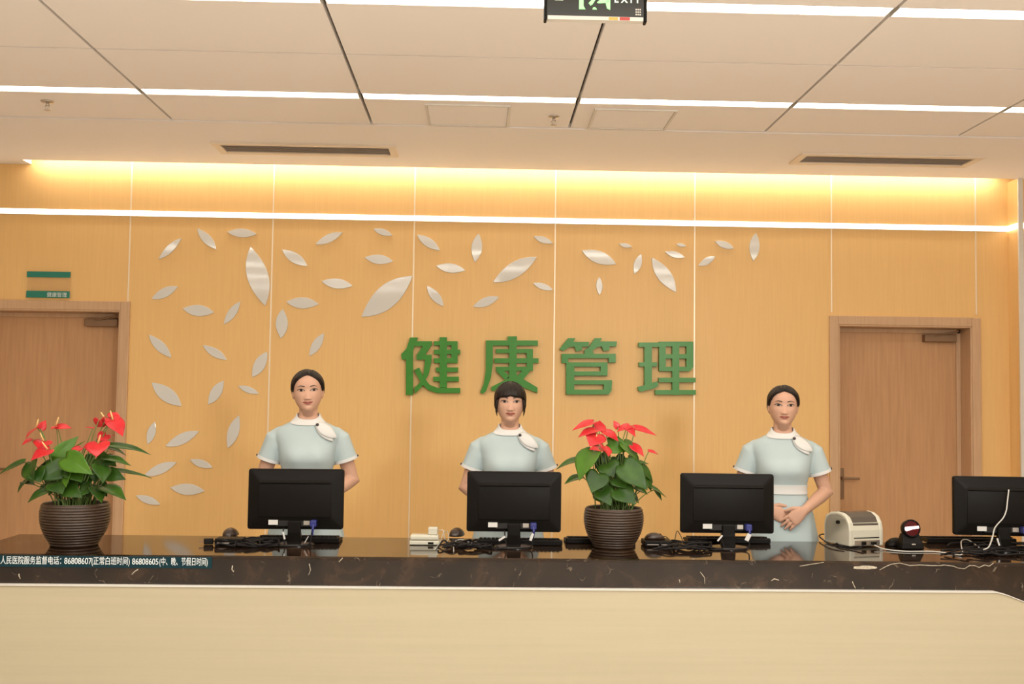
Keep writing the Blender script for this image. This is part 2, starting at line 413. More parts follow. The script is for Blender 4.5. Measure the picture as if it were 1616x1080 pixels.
# ------------------------------------------------------------------ doors
def door(n, x0, x1, zt, handle_left):
    e = empty('door_%d' % n, ((x0+x1)/2, WD, 0), kind='structure'); w = (x1-x0)/2
    b = MB(); a = .065
    b.box(-w-a, -w, -.022, 0, 0, zt+a); b.box(w, w+a, -.022, 0, 0, zt+a); b.box(-w, w, -.020, 0, zt, zt+a)
    b.box(-w-.0, -w+.012, -.018, .19, 0, zt); b.box(w-.012, w, -.018, .19, 0, zt); b.box(-w, w, -.018, .19, zt-.012, zt)
    b.box(-w+.012, -w+.045, .145, .16, 0, zt-.012); b.box(w-.045, w-.012, .145, .16, 0, zt-.012); b.box(-w+.012, w-.012, .145, .16, zt-.045, zt-.012)
    b.build('door_frame', M['frame'], e, bevel=.004)
    box('door_leaf', -w+.012, w-.012, .16, .205, .005, zt-.012, M['door'], e)
    hx = -w+.075 if handle_left else w-.075; s = 1 if handle_left else -1
    b = MB(); b.box(hx-.022, hx+.022, .150, .16, .86, 1.09, .004); b.tube([(hx, .150, 1.02), (hx, .105, 1.02), (hx+s*.012, .10, 1.02), (hx+s*.12, .10, 1.018)], .009, 10)
    b.build('door_handle', M['bronze'], e, smooth='auto')
    b = MB(); b.box(w-.30, w-.06, .10, .16, zt-.11, zt-.055, .006); b.tube([(w-.25, .11, zt-.075), (w-.06, .07, zt-.03)], .007, 8); b.build('door_closer', M['bronze'], e)
door(1, DL0, DL1, DLT, True)
door(2, DR0, DR1, DRT, True)

# door sign
a, c = at(43, 470, WD), at(113, 430, WD)
e = empty('door_sign', ((a.x+c.x)/2, WD, a.z), 'clear acrylic sign with two teal bars above the left door', 'sign')
w, h = (c.x-a.x)/2, c.z-a.z
box('acrylic_plate', -w, w, -.018, -.010, 0, h, M['acrylic'], e)
for s in (-1, 1):
    for zz in (.02, h-.02): MB().lathe([(.006, 0), (.006, -.020)], 10, (s*(w-.02), 0, zz), 'y').build('standoff', M['steel'], e)
box('top_bar', -w, w, -.022, -.0185, h*.78, h, M['signgreen'], e)
box('bottom_bar', -w, w, -.022, -.0185, 0, h*.26, M['signgreen'], e, bev=.003)
text('sign_lettering', '健康管理', .036, (w-.018, -.0225, .009), M['txt'], e, 'RIGHT')

# ------------------------------------------------------------------ leaves on the wall
def lb2(s):
    s = 'white leaf, '+s
    return s
def decor(p, q, width, label, big=False):
    A, B = at(*p, WD), at(*q, WD); sc = (B-A).length/math.hypot(q[0]-p[0], q[1]-p[1]); hw = width*sc/2
    mid = (A+B)/2; d = (B-A).normalized(); n = Vector((-d.z, 0, d.x)); L = (B-A).length/2
    N = 16; up, dn = [], []
    for i in range(N+1):
        t = -1+2*i/N; pr = (1-abs(t)**2.0)
        up.append((t*L, hw*pr*(1+.12*t))); dn.append((t*L, -hw*pr*(1-.12*t)))
    poly = up+dn[::-1][1:-1]
    o = MB().prism(poly, lambda u, v, dd: (d.x*u+n.x*v, dd, d.z*u+n.z*v), -.010, 0).build('leaf_decoration', M['leaf_glass'], bevel=.002)
    o.location = mid
    return tag(o, label, 'wall decoration', 'white leaf decorations on the wood wall')
def z5(x, y): return (220+x/3.6, 340+y/3.6)
def z6(x, y): return (620+x/2.693, 340+y/2.693)
def z8(x, y): return (220+x/6., 640+y/6.)
LV = [(z5, (110, 250), (240, 130), 12, 'rising to the right, first in the top row of the pattern'),
(z5, (330, 75), (438, 195), 14, 'falling to the right, second in the top row from the left'),
(z5, (500, 95), (668, 108), 14, 'lying flat, with a bright reflection, left of the second panel seam'),
(z5, (632, 178), (715, 515), 33, 'the big upright one beside the second panel seam'),
(z5, (812, 195), (955, 290), 16, 'falling to the right, just right of the big upright leaf top'),
(z5, (1000, 165), (1155, 98), 13, 'rising to the right, high in the third wall panel'),
(z5, (1330, 78), (1438, 115), 10, 'tiny, near the light line left of the third panel seam'),
(z5, (1280, 240), (1442, 262), 15, 'lying flat between the tiny top leaf and the big slanting leaf'),
(z5, (1035, 375), (1212, 402), 16, 'lying flat, left of the big slanting leaf'),
(z5, (1262, 578), (1552, 345), 36, 'the biggest slanting one, rising to the third panel seam'),
(z5, (835, 492), (1020, 505), 18, 'lying flat, just right of the bottom tip of the big upright leaf'),
(z5, (815, 532), (805, 700), 19, 'small upright one right of the second panel seam'),
(z5, (1050, 670), (965, 800), 14, 'steep, lowest in the third panel, above the left woman'),
(z5, (70, 475), (220, 405), 15, 'rising to the right, far left, second row from the top'),
(z5, (247, 530), (425, 553), 18, 'lying flat, centre of the second panel, third row'),
(z5, (575, 490), (480, 620), 13, 'steep, left of the bottom tip of the big upright leaf'),
(z5, (55, 678), (182, 810), 15, 'falling to the right, far left, beside the left door frame top'),
(z5, (362, 738), (498, 823), 13, 'falling to the right, halfway between left door frame and second seam'),
(z5, (728, 775), (642, 920), 18, 'steep, touching the second panel seam left of the left woman hair'),
(z5, (72, 950), (240, 1085), 22, 'large, falling to the right, far left, lower half of the pattern'),
(z5, (480, 940), (392, 1075), 17, 'steep, left of the left woman face, two leaves from the door'),
(z5, (562, 968), (680, 1015), 10, 'small narrow one closest to the left woman head on its left'),
(z8, (150, 155), (80, 370), 13, 'small steep one just above the tip of the left plant leaf'),
(z8, (248, 388), (568, 245), 17, 'rising to the right, above the left plant level, centre of the lower panel'),
(z8, (945, 95), (838, 405), 18, 'upright, left of the left woman right sleeve'),
(z8, (45, 665), (355, 540), 16, 'rising to the right, touched by the tip of the lowest right plant leaf'),
(z8, (480, 512), (695, 590), 12, 'small, falling to the right, left of the left monitor top'),
(z8, (295, 778), (620, 812), 18, 'lying flat, nearest to the left monitor side'),
(z8, (-30, 852), (200, 940), 12, 'the lowest one, just above the counter beside the left plant'),
(z6, (103, 82), (200, 150), 14, 'falling to the right, top left of the fourth panel'),
(z6, (365, 78), (348, 200), 17, 'small upright one at the top centre of the fourth panel'),
(z6, (183, 215), (308, 235), 15, 'lying flat, left of the large slanting leaf in the fourth panel'),
(z6, (598, 90), (680, 120), 10, 'small, top right of the fourth panel beside the seam'),
(z6, (425, 285), (612, 178), 24, 'large slanting one in the fourth panel, crossed by curved reflections'),
(z6, (145, 300), (215, 388), 14, 'falling to the right, just right of the biggest slanting leaf'),
(z6, (340, 388), (452, 348), 14, 'rising to the right, lowest in the fourth panel above the sign'),
(z6, (595, 288), (680, 318), 10, 'small, low right of the fourth panel beside the seam'),
(z6, (803, 150), (948, 208), 20, 'large, falling to the right, top left of the fifth panel'),
(z6, (960, 122), (1015, 135), 7, 'tiny flat one high in the centre of the fifth panel'),
(z6, (1055, 165), (1025, 250), 12, 'small steep one in the centre of the fifth panel'),
(z6, (1100, 180), (1203, 328), 22, 'large steep one falling to the right in the fifth panel'),
(z6, (1155, 155), (1240, 180), 10, 'small flat one above the large steep leaf, with a bright reflection'),
(z6, (1203, 122), (1245, 132), 6, 'tiniest one, near the light line at the fifth panel right seam'),
(z6, (877, 262), (877, 340), 10, 'small vertical one, lowest in the fifth panel'),
(z6, (1298, 215), (1370, 175), 11, 'rising to the right, lower left in the sixth panel'),
(z6, (1368, 110), (1448, 142), 11, 'small, falling to the right, centre of the sixth panel'),
(z6, (1542, 75), (1530, 195), 16, 'upright, rightmost of the whole leaf pattern')]
for fn, p, q, w_, lb in LV: decor(fn(*p), fn(*q), w_, lb2(lb))

# ------------------------------------------------------------------ big sign characters
def zs(x, y): return (600+x/3.108, 500+y/3.108)
def R_(x0, y0, x1, y1): return [(x0, y0), (x1, y0), (x1, y1), (x0, y1)]
CH = {'first, leftmost, crossed by the third panel seam': [
    [(148, 104), (186, 104), (162, 168), (162, 384), (128, 384), (128, 212), (108, 210), (105, 185), (130, 160)],
    [(172, 122), (254, 122), (254, 140), (222, 188), (253, 188), (253, 215), (240, 280), (205, 345), (172, 378), (168, 350), (195, 325), (213, 285), (222, 212), (180, 212), (180, 190), (210, 146), (172, 146)],
    [(168, 262), (192, 250), (215, 300), (245, 335), (285, 350), (393, 350), (393, 375), (280, 375), (235, 360), (200, 325)],
    R_(293, 102, 328, 348), R_(265, 122, 380, 142), R_(265, 163, 393, 185), R_(265, 205, 380, 228), R_(350, 122, 380, 228), R_(275, 250, 382, 272), R_(262, 295, 386, 318)],
 'second, behind the hair of the centre woman': [
    R_(625, 98, 670, 122), R_(518, 118, 772, 143),
    [(518, 118), (552, 118), (552, 230), (543, 300), (520, 365), (505, 378), (490, 372), (508, 330), (517, 270), (518, 200)],
    R_(568, 160, 748, 180), R_(718, 160, 748, 258), R_(560, 205, 775, 228), R_(568, 246, 748, 266), R_(632, 118, 668, 365),
    [(568, 268), (598, 258), (632, 292), (612, 312)], [(545, 345), (632, 300), (640, 325), (560, 365), (545, 362)],
    [(742, 258), (704, 258), (668, 296), (690, 322)], [(668, 285), (690, 300), (770, 348), (770, 374), (700, 348), (660, 315)]],
 'third, right of the fourth panel seam': [
    [(920, 107), (955, 107), (945, 125), (1022, 125), (1020, 148), (985, 148), (990, 164), (960, 172), (950, 148), (925, 150), (895, 170), (878, 160)],
    [(1050, 107), (1085, 107), (1075, 123), (1158, 123), (1155, 147), (1120, 147), (1122, 166), (1092, 170), (1084, 147), (1062, 150), (1040, 168), (1045, 185), (1000, 185), (1000, 166), (1022, 150)],
    R_(888, 183, 1152, 205), R_(888, 183, 920, 228), R_(1118, 183, 1152, 226),
    R_(910, 225, 950, 382), R_(910, 225, 1112, 246), R_(1078, 225, 1112, 290), R_(910, 269, 1112, 290), R_(910, 312, 1134, 333),
    [(1094, 312), (1134, 312), (1132, 362), (1118, 382), (1094, 382)], R_(910, 358, 1120, 382)],
 'fourth, rightmost, with a pale sheen': [
    R_(1264, 128, 1364, 150), R_(1266, 225, 1354, 245), R_(1292, 128, 1328, 356),
    [(1262, 345), (1355, 318), (1362, 338), (1340, 352), (1275, 368), (1262, 362)],
    R_(1364, 124, 1396, 268), R_(1428, 124, 1462, 384), R_(1364, 124, 1530, 147), R_(1364, 185, 1530, 207), [(1364, 246), (1530, 246), (1522, 262), (1510, 268), (1364, 268)],
    R_(1497, 124, 1530, 250), R_(1362, 300, 1542, 322), R_(1345, 360, 1543, 383)]}
for lb, polys in CH.items():
    xs = [p[0] for q in polys for p in q]; o0 = at(*zs((min(xs)+max(xs))/2, 240), WD)
    b = MB()
    for j, q in enumerate(polys):
        pts = [at(*zs(*p), WD) for p in q]
        b.prism([(p.x-o0.x, p.z-o0.z) for p in pts], lambda u, v, d: (u, d, v), -.040-.0001*j, -.002)
    o = b.build('sign_character', M['green']); o.location = o0
    tag(o, 'green raised character of the wall sign, '+lb, 'sign character', 'green characters of the wall sign')

# ------------------------------------------------------------------ the counter
CT = .86; CF, CB = 4.83, 5.52
CX0, CX1 = -2.33, 4.2
e = empty('reception_counter', (0, CF, 0), 'long reception counter with a dark marble top and cream front', 'counter')
def cb(name, x0, x1, y0, y1, z0, z1, m, bev=0.): return box(name, x0, x1, y0-CF, y1-CF, z0, z1, m, e, bev)
b = MB(); b.prism([(0, .66), (0, CT), (CB-CF, CT), (CB-CF, CT-.03), (.04, CT-.03), (.04, .66)], lambda u, v, d: (d, u, v), CX0, CX1)
b.build('marble_top', M['marble'], e, bevel=.016)
P1 = at(1572, 936, 4.79)
zt = at(800, 931, 4.79).z
b = MB(); zr = P1.z
prof = [(-2.45, 0), (4.2, 0), (4.2, zr-.50), (P1.x+.32, zr-.125), (P1.x+.12, zr-.038), (P1.x+.05, zr-.012), (P1.x, zr), (.5, zt), (-2.45, zt)]
b.prism(prof, lambda u, v, d: (u, d, v), 4.790-CF, -.0)
b.build('front_panel', M['counter'], e, bevel=.004)
top = [(-2.45, zt), (.5, zt), (P1.x, zr), (P1.x+.05, zr-.012), (P1.x+.12, zr-.038), (P1.x+.32, zr-.125), (P1.x+.9, zr-.40)]
poly = [(x, z+.0) for x, z in top]+[(x, z+.004) for x, z in top[::-1]]
MB().prism(poly, lambda u, v, d: (u, d, v), 4.784-CF, -.002).build('edge_trim', M['white'], e, bevel=.002)
cb('side_panel', CX0+.02, CX0+.06, CF+.02, CB-.03, 0, CT-.03, M['counter']); cb('back_panel', CX0+.06, CX1, CF+.10, CF+.14, 0, CT-.03, M['counter'])
# pale inclusions in the marble edge
def blot(px0, px1, py, h, name='marble_inclusion'):
    A, B = at(px0, py, CF), at(px1, py, CF); N = 14; po = []
    for i in range(N): t = 2*math.pi*i/N; po.append(((A.x+B.x)/2+(B.x-A.x)/2*math.cos(t)*(1+.15*rnd.uniform(-1, 1)), min(A.z, CT-.026)+h*math.sin(t)*(1+.25*rnd.uniform(-1, 1))))
    MB().prism(po, lambda u, v, d: (u, d-CF, v), CF-.0012, CF+.001).build(name, M['vein'], e)
blot(1345, 1385, 885, .009); blot(2, 20, 878, .008)
def veinline(pts, r=.0016):
    MB().tube([at(x, y, CF)-Vector((0, CF, 0)) for x, y in pts], r, 6).build('marble_vein', M['vein'], e, smooth=True)
veinline([(1484, 893), (1490, 892), (1505, 894), (1512, 897), (1522, 898), (1530, 893), (1538, 893), (1545, 896), (1554, 892), (1561, 894), (1568, 889)])
veinline([(1388, 900), (1397, 895), (1406, 891), (1420, 889), (1436, 893), (1452, 892), (1470, 893), (1484, 893)])
veinline([(367, 893), (366, 899), (369, 903)], .0025); veinline([(30, 906), (30, 909), (32, 914)], .0025); veinline([(208, 907), (213, 902), (218, 899)], .0025)
veinline([(535, 887), (541, 881)], .0025); veinline([(488, 890), (490, 900), (487, 908)]); veinline([(1105, 903), (1112, 912), (1112, 922)]); veinline([(1072, 915), (1073, 920)], .002)
veinline([(1217, 917), (1222, 914), (1229, 916)], .0028); veinline([(1345, 918), (1348, 925), (1350, 929)], .002); veinline([(1262, 894), (1280, 891), (1300, 888)])
# sticker with the phone numbers
a, c = at(-70, 897, CF), at(335, 880, CF)
e2 = empty('counter_sticker', ((a.x+c.x)/2, CF-.0004, (a.z+c.z)/2), 'teal strip sticker with white phone numbers on the counter edge', 'sticker')
w = (c.x-a.x)/2
zl = at(335, 897.5, CF).z-e2.location.z; zh = at(335, 879.5, CF).z-e2.location.z
box('backing_strip', -w, w, -.004, .0002, zl, zh, M['sticker'], e2)
fs = .0385
def stext(s, px0, px1, name):
    A, B = at(px0, 893, CF), at(px1, 893, CF)
    t = text(name, s, fs, (0, 0, 0), M['txt'], e2)
    xs = [v.co.x for v in t.data.vertices]; k = (B.x-A.x)/(max(xs)-min(xs))
    t.scale = (k, 1, 1); t.location = (A.x-e2.location.x-min(xs)*k, -.0045, zl+.0155)
stext('县人民医院服务监督电话：', -8, 97, 'lettering')
stext('86808607', 102, 145, 'lettering'); stext('(正常白班时间)', 145, 205, 'lettering')
stext('86808605', 209, 250, 'lettering'); stext('(中、晚、节假日时间)', 252, 328, 'lettering')

# ------------------------------------------------------------------ things on the counter
def on(px, py): return onz(px, py, CT)
# monitors (back shell towards the camera at -y)
def monitor(p, label, rz=0.):
    e = empty('monitor', p, label, 'monitor', 'black computer monitors on the counter', rz)
    w, z0, z1 = .229, .072, .362
    b = MB()
    def rr(x, za, zb, y, r=.012, n=4):
        pts = []
        for cx, cz, a0 in ((x-r, zb-r, 0), (-x+r, zb-r, 90), (-x+r, za+r, 180), (x-r, za+r, 270)):
            for i in range(n+1):
                a = math.radians(a0+90*i/n); pts.append((cx+r*math.cos(a), y, cz+r*math.sin(a)))
        return pts
    b.loft([rr(w, z0, z1, .022), rr(w, z0, z1, -.002), rr(w-.002, z0+.002, z1-.002, -.006), rr(w-.006, z0+.006, z1-.006, -.006, .010),
            rr(w-.050, z0+.052, z1-.050, -.030, .02)], cap=True)
    b.box(-w+.055, w-.055, -.034, -.028, z0+.06, z1-.058, .003)
    b.prism([(-.0275, z1-.075), (-.040, z1-.066), (-.040, z1-.060), (-.0275, z1-.052)], lambda u, v, d: (d, u, v), -w+.06, w-.06)
    sh = b.build('back_shell', M['black'], e, smooth='auto')
    b = MB(); b.box(-.09, .10, -.026, -.012, z0+.016, z0+.052, .002); b.build('port_recess', M['black2'], e)
    box('rating_label', -.125, -.080, -.0275, -.025, z0+.024, z0+.048, M['paper'], e)
    box('video_port', .043, .072, -.030, -.024, z0+.024, z0+.044, M['steel'], e)
    b = MB(); b.box(.078, .108, -.066, -.024, z0+.018, z0+.050, .005); b.tube([(.093, -.060, z0+.03), (.094, -.074, z0+.010), (.09, -.070, z0-.02)], .006, 8); b.build('video_plug', M['blue'], e)
    box('screen', -w+.014, w-.014, .0215, .0235, z0+.022, z1-.014, M['screen'], e)
    b = MB(); b.loft([[(-.036, -.034, .012), (.036, -.034, .012), (.036, .0, .012), (-.036, .0, .012)], [(-.031, -.040, .06), (.031, -.040, .06), (.031, -.012, .06), (-.031, -.012, .06)], [(-.031, -.040, .115), (.031, -.040, .115), (.031, -.022, .115), (-.031, -.022, .115)]])
    b.build('stand_neck', M['black'], e, bevel=.004)
    MB().lathe([(.001, .016), (.05, .016), (.092, .010), (.098, .004), (.098, 0), (.001, 0)], 40, (0, -.02, 0), sx=1., sy=.82).build('stand_base', M['black2'], e, smooth='auto')
    return e
def mon_at(pc, pybase, label, rz=0.):
    p = on(pc, pybase); p.y += .06
    return monitor(p, label, rz)
mons = [mon_at(462, 862, 'black monitor seen from behind, in front of the left woman', .02)]
for pc, pb, lb, rz in ((811, 866, 'black monitor seen from behind, in front of the centre woman', 0.), (1152, 868, 'black monitor seen from behind, in front of the woman with folded hands', -.01), (1590, 872, 'black monitor cut off by the right edge, with a white cable on it', -.10)):
    m = copy_tree(mons[0]); p = on(pc, pb); p.y += .06
    m.location = p; m.rotation_euler = (0, 0, rz); m['label'] = lb; mons.append(m)

# keyboards, standing behind the monitors
def keyboard(px0, px1, py, label, keycol='black', key_up=False):
    A, B = on(px0, py), on(px1, py)
    e = empty('keyboard', ((A.x+B.x)/2, A.y+.075, CT), label, 'keyboard', 'computer keyboards on the counter'); w = (B.x-A.x)/2
    b = MB(); b.prism([(-.075, .001), (-.075, .026), (-.060, .028), (.070, .014), (.075, .001)], lambda u, v, d: (d, u, v), -w, w); b.build('keyboard_body', M['black'], e, bevel=.004)
    b = MB(); n = max(5, int(2*w/.021))
    for r in range(5):
        for k in range(n):
            x = -w+.012+(2*w-.024)*(k+.5)/n; y = -.05+r*.024; z = .0275-(y+.06)*.108
            b.box(x-.0085, x+.0085, y-.0085, y+.0085, z-.002, z+.007)
    b.build('keys', M[keycol], e, bevel=.0015)
    return e
keyboard(404, 536, 857, 'black keyboard lying behind the stand of the left monitor')
keyboard(752, 887, 861, 'black keyboard lying behind the stand of the centre monitor')
keyboard(893, 1002, 858.5, 'dark keyboard with raised keys, half hidden behind the right plant pot')
keyboard(1086, 1214, 858, 'black keyboard lying behind the stand of the monitor before the woman with folded hands')
keyboard(1464, 1600, 858, 'black keyboard lying behind the monitor at the right edge')

def mouse(p, label, rz, m='brownpl', sc=1.):
    e = empty('computer_mouse', p, label, 'mouse', 'computer mice on the counter', rz)
    b = MB(); rings = []
    for t, hw, h in ((-1, .008, .006), (-.94, .018, .014), (-.75, .026, .025), (-.35, .031, .035), (.1, .031, .036), (.5, .029, .029), (.8, .026, .020), (.95, .020, .013), (1, .010, .007)):
        rg = []
        for j in range(16):
            a = 2*math.pi*j/16; z = math.sin(a)
            rg.append((t*.055*sc, hw*sc*math.cos(a), (h*sc*max(0, z)**.8 if z > 0 else 0)+.0015))
        rings.append(rg)
    b.loft(rings); b.build('mouse_shell', M[m], e, smooth=True)
    MB().lathe([(.001, -.003), (.007, -.003), (.0075, 0), (.007, .003), (.001, .003)], 14, (.030*sc, 0, .024*sc), 'y').build('scroll_wheel', M['black'], e, smooth=True)
    return e
mouse(on(364, 846), 'dark mouse behind the small black box beside the left monitor', 1.5, sc=1.12)
mouse(on(721, 846), 'dark mouse between the white power strip and the centre monitor', 1.35, sc=1.15)
A = on(1038, 863)
def reader(px0, px1, py, label, h=.034, d=.09):
    A, B = on(px0, py), on(px1, py)
    e = empty('card_reader', ((A.x+B.x)/2, A.y+d/2, CT), label, 'card reader', 'small black boxes beside the monitors'); w = (B.x-A.x)/2
    b = MB(); b.box(-w, w, -d/2, d/2, .002, h, .006); b.build('reader_body', M['black'], e)
    b = MB(); b.box(-w*.8, w*.8, -d/2-.0012, -d/2+.002, h*.38, h*.46); b.build('card_slot', M['vent'], e)
    b = MB()
    for s in (-1, 1):
        for u in (-1, 1): b.lathe([(.008, 0), (.008, .003)], 10, (s*w*.8, u*d*.38, 0))
    b.build('rubber_feet', M['cable'], e)
    return e
reader(338, 383, 862, 'small black box with a slot, left of the left monitor')
rd = reader(1017, 1061, 864, 'small black box with a mouse on top, right of the right plant', .030, .12)
mouse(Vector((rd.location.x-.01, rd.location.y, CT+.030)), 'dark mouse lying on top of a black box beside the right plant', .12, sc=.92)
mouse(on(1414, 862), 'dark mouse just left of the barcode scanner', .5, 'black', 1.15)

# anthurium pots
def bez(a, b, c, n=10): return [a*(1-t)**2+b*(2*t*(1-t))+c*t*t for t in [i/n for i in range(n+1)]]
def leafmesh(base, tip, w, up, droop, fold, lobes=.16, thick=.0012, red=False):
    """heart-shaped blade from base to tip; 'up' is the side the upper face looks to"""
    ax = (tip-base); L = ax.length; ax.normalize()
    nrm = (up-ax*up.dot(ax)).normalized(); sd = ax.cross(nrm)
    prof = ([0, .06, .15, .28, .42, .58, .72, .84, .93, 1], [.55, .80, .96, 1., .92, .72, .48, .27, .12, .0])
    NV, NU = 12, 8; b = MB(); g = []; rip = rnd.uniform(0, 6)
    for i in range(NV+1):
        t = i/NV; hw = crom(*prof, t)*w/2; row = []
        for j in range(-NU//2, NU//2+1):
            u = j/(NU/2); back = lobes*L*max(0, 1-t*3.2)*(abs(u)**1.1)*(1.25-abs(u)**3*.6)
            s = t*L-back
            z = -droop*L*(t**1.7)*.9+fold*abs(u)*hw + .035*L*math.sin(math.pi*t)+.010*L*math.sin(7*t+rip)*abs(u)
            row.append(base+ax*s+sd*(u*hw)+nrm*z)
        g.append(row)
    V = [[b.bm.verts.new(p) for p in r] for r in g]
    for i in range(NV):
        for j in range(NU): b.face((V[i][j], V[i][j+1], V[i+1][j+1], V[i+1][j]))
    bmesh.ops.remove_doubles(b.bm, verts=b.bm.verts, dist=1e-5)
    return b
def anthurium(pc, pyb, rimw, ht, label, leaves, flowers, seed):
    global rnd; rnd = random.Random(seed)
    p = on(pc, pyb); e0 = p.y+.11; ppm = FPX/e0*1.0; R = rimw/ppm/2; H = ht
    p = Vector((at(pc, pyb, e0).x, e0, CT))
    e = empty('potted_anthurium', p, label, 'potted plant', 'red anthuriums in brown pots')
    out = []; N = 156
    for i in range(N+1):
        t = i/N; r = R*crom([0, .12, .35, .6, .82, 1.], [.66, .74, .90, .99, 1., .955], t)
        out.append((r+.0040*abs(math.sin(math.pi*15*t))-.002, H*t))
    prof = [(.001, 0), (R*.60, 0)]+out+[(R*.925, H+.004), (R*.89, H), (R*.86, H-.03), (.001, H-.035)]
    MB().lathe(prof, 56).build('pot', M['pot'], e, smooth='auto')
    MB().lathe([(.001, H-.020), (R*.5, H-.016), (R*.868, H-.024)], 32).build('soil', M['soil'], e, smooth=True)
    def loc(px, py, dy): return at(px, py, e0+dy)-p
    def stem(b0, root, r, name='leaf_stem', par=None):
        mid = Vector((root.x*.55+b0.x*.45, root.y*.55+b0.y*.45, root.z*.35+b0.z*.65))+Vector((0, 0, .02))
        pts = bez(root, mid, b0, 8)
        return MB().tube(pts, [r*1.25-(r*.45)*i/8 for i in range(9)], 7)
    for (bx, by, tx, ty, w, dy0, dy1, up, mk) in leaves:
        B, T = loc(bx, by, dy0), loc(tx, ty, dy1); T = B+(T-B)*1.10; w *= 1.36
        upv = {'f': Vector((0, -1, .45)), 'u': Vector((0, -.35, 1)), 'b': Vector((0, .5, 1)), 'e': Vector((0, -.42, 1)), 's': Vector((.7, -.7, .5)), 'r': Vector((-.7, -.7, .5))}[up]
        lf = leafmesh(B, T, w/ppm, upv, .10, .16).build('leaf', M['leaf' if mk == 0 else 'leafy'], e, smooth=True, fix=False)
        s = lf.modifiers.new('thickness', 'SOLIDIFY'); s.thickness = .0012
        a = rnd.uniform(0, 6.28); rr = R*rnd.uniform(.15, .55)
        root = Vector((rr*math.cos(a)*.8+(B.x*.25 if abs(B.x) < .2 else .05*B.x/abs(B.x)), rr*math.sin(a)*.7, H-.024))
        stem(B, root, .0024).build('leaf_stem', M['stem'], lf, smooth=True)
    for (bx, by, tx, ty, w, dy0, dy1, up, sp) in flowers:
        B, T = loc(bx, by, dy0), loc(tx, ty, dy1); T = B+(T-B)*1.04; w *= 1.18
        upv = {'f': Vector((0, -1, .45)), 'u': Vector((0, -.5, 1)), 'e': Vector((0, -.10, 1)), 's': Vector((.75, -.7, .35)), 'r': Vector((-.75, -.7, .35)), 'd': Vector((0, -.6, .9))}[up]
        fl = leafmesh(B, T, w/ppm, upv, .14, .10, .24).build('flower', M['spathe'], e, smooth=True, fix=False)
        s = fl.modifiers.new('thickness', 'SOLIDIFY'); s.thickness = .0014
        if sp:
            ax = (T-B).normalized(); n = (upv-ax*upv.dot(ax)).normalized()
            d = Vector((sp[0], -.25, sp[1])).normalized()*.046
            o = B+ax*.006+n*.004
            MB().tube([o, o+d*.5, o+d*.9, o+d], [.0040, .0038, .0030, .001], 8).build('spadix', M['spadix'], fl, smooth=True)
        a = rnd.uniform(0, 6.28); rr = R*rnd.uniform(.1, .5)
        root = Vector((rr*math.cos(a)+B.x*.22, rr*math.sin(a)*.7, H-.024))
        stem(B, root, .0026).build('flower_stem', M['stem'], fl, smooth=True)
    top = max(loc(r[0], r[1], 0).z for r in leaves); xs = sorted(loc(r[0], r[1], 0).x for r in leaves)
    x0, x1 = xs[len(xs)//6], xs[-len(xs)//6]
    for k in range(14):        # leaves inside the clump
        B = Vector((rnd.uniform(x0, x1), rnd.uniform(-.03, .10), H+(top-H)*rnd.uniform(.30, .80))); ang = rnd.uniform(-2.6, -.5)
        d = Vector((math.cos(ang)*.8+(.5 if B.x > 0 else -.5), -.5, math.sin(ang)*.8)).normalized(); L = rnd.uniform(.055, .085)
        lf = leafmesh(B, B+d*L, L*.85, Vector((rnd.uniform(-.4, .4), -.7, .7)), .12, .16).build('leaf', M['leaf'], e, smooth=True, fix=False)
        s = lf.modifiers.new('thickness', 'SOLIDIFY'); s.thickness = .0012
        a = rnd.uniform(0, 6.28); rr = R*rnd.uniform(.15, .5)
        stem(B, Vector((rr*math.cos(a)+B.x*.2, rr*math.sin(a)*.7, H-.024)), .0024).build('leaf_stem', M['stem'], lf, smooth=True)
    for k in range(10):        # bare stalks low in the pot
        a = rnd.uniform(0, 6.28); rr = R*rnd.uniform(.2, .6); root = Vector((rr*math.cos(a), rr*math.sin(a)*.7, H-.024))
        tip = root+Vector((root.x*.7+rnd.uniform(-.02, .02), rnd.uniform(-.03, .03), rnd.uniform(.09, .17)))
        stem(tip, root, .0026).build('stalk', M['stem'], e, smooth=True)
    return e
def zl(x, y): return (x/6.733, 640+y/6.733)
def zr_(x, y): return (880+x/6.75, 650+y/6.75)
def conv(fn, L, k): return [(*fn(r[0], r[1]), *fn(r[2], r[3]), r[4]/k, *r[5:]) for r in L]
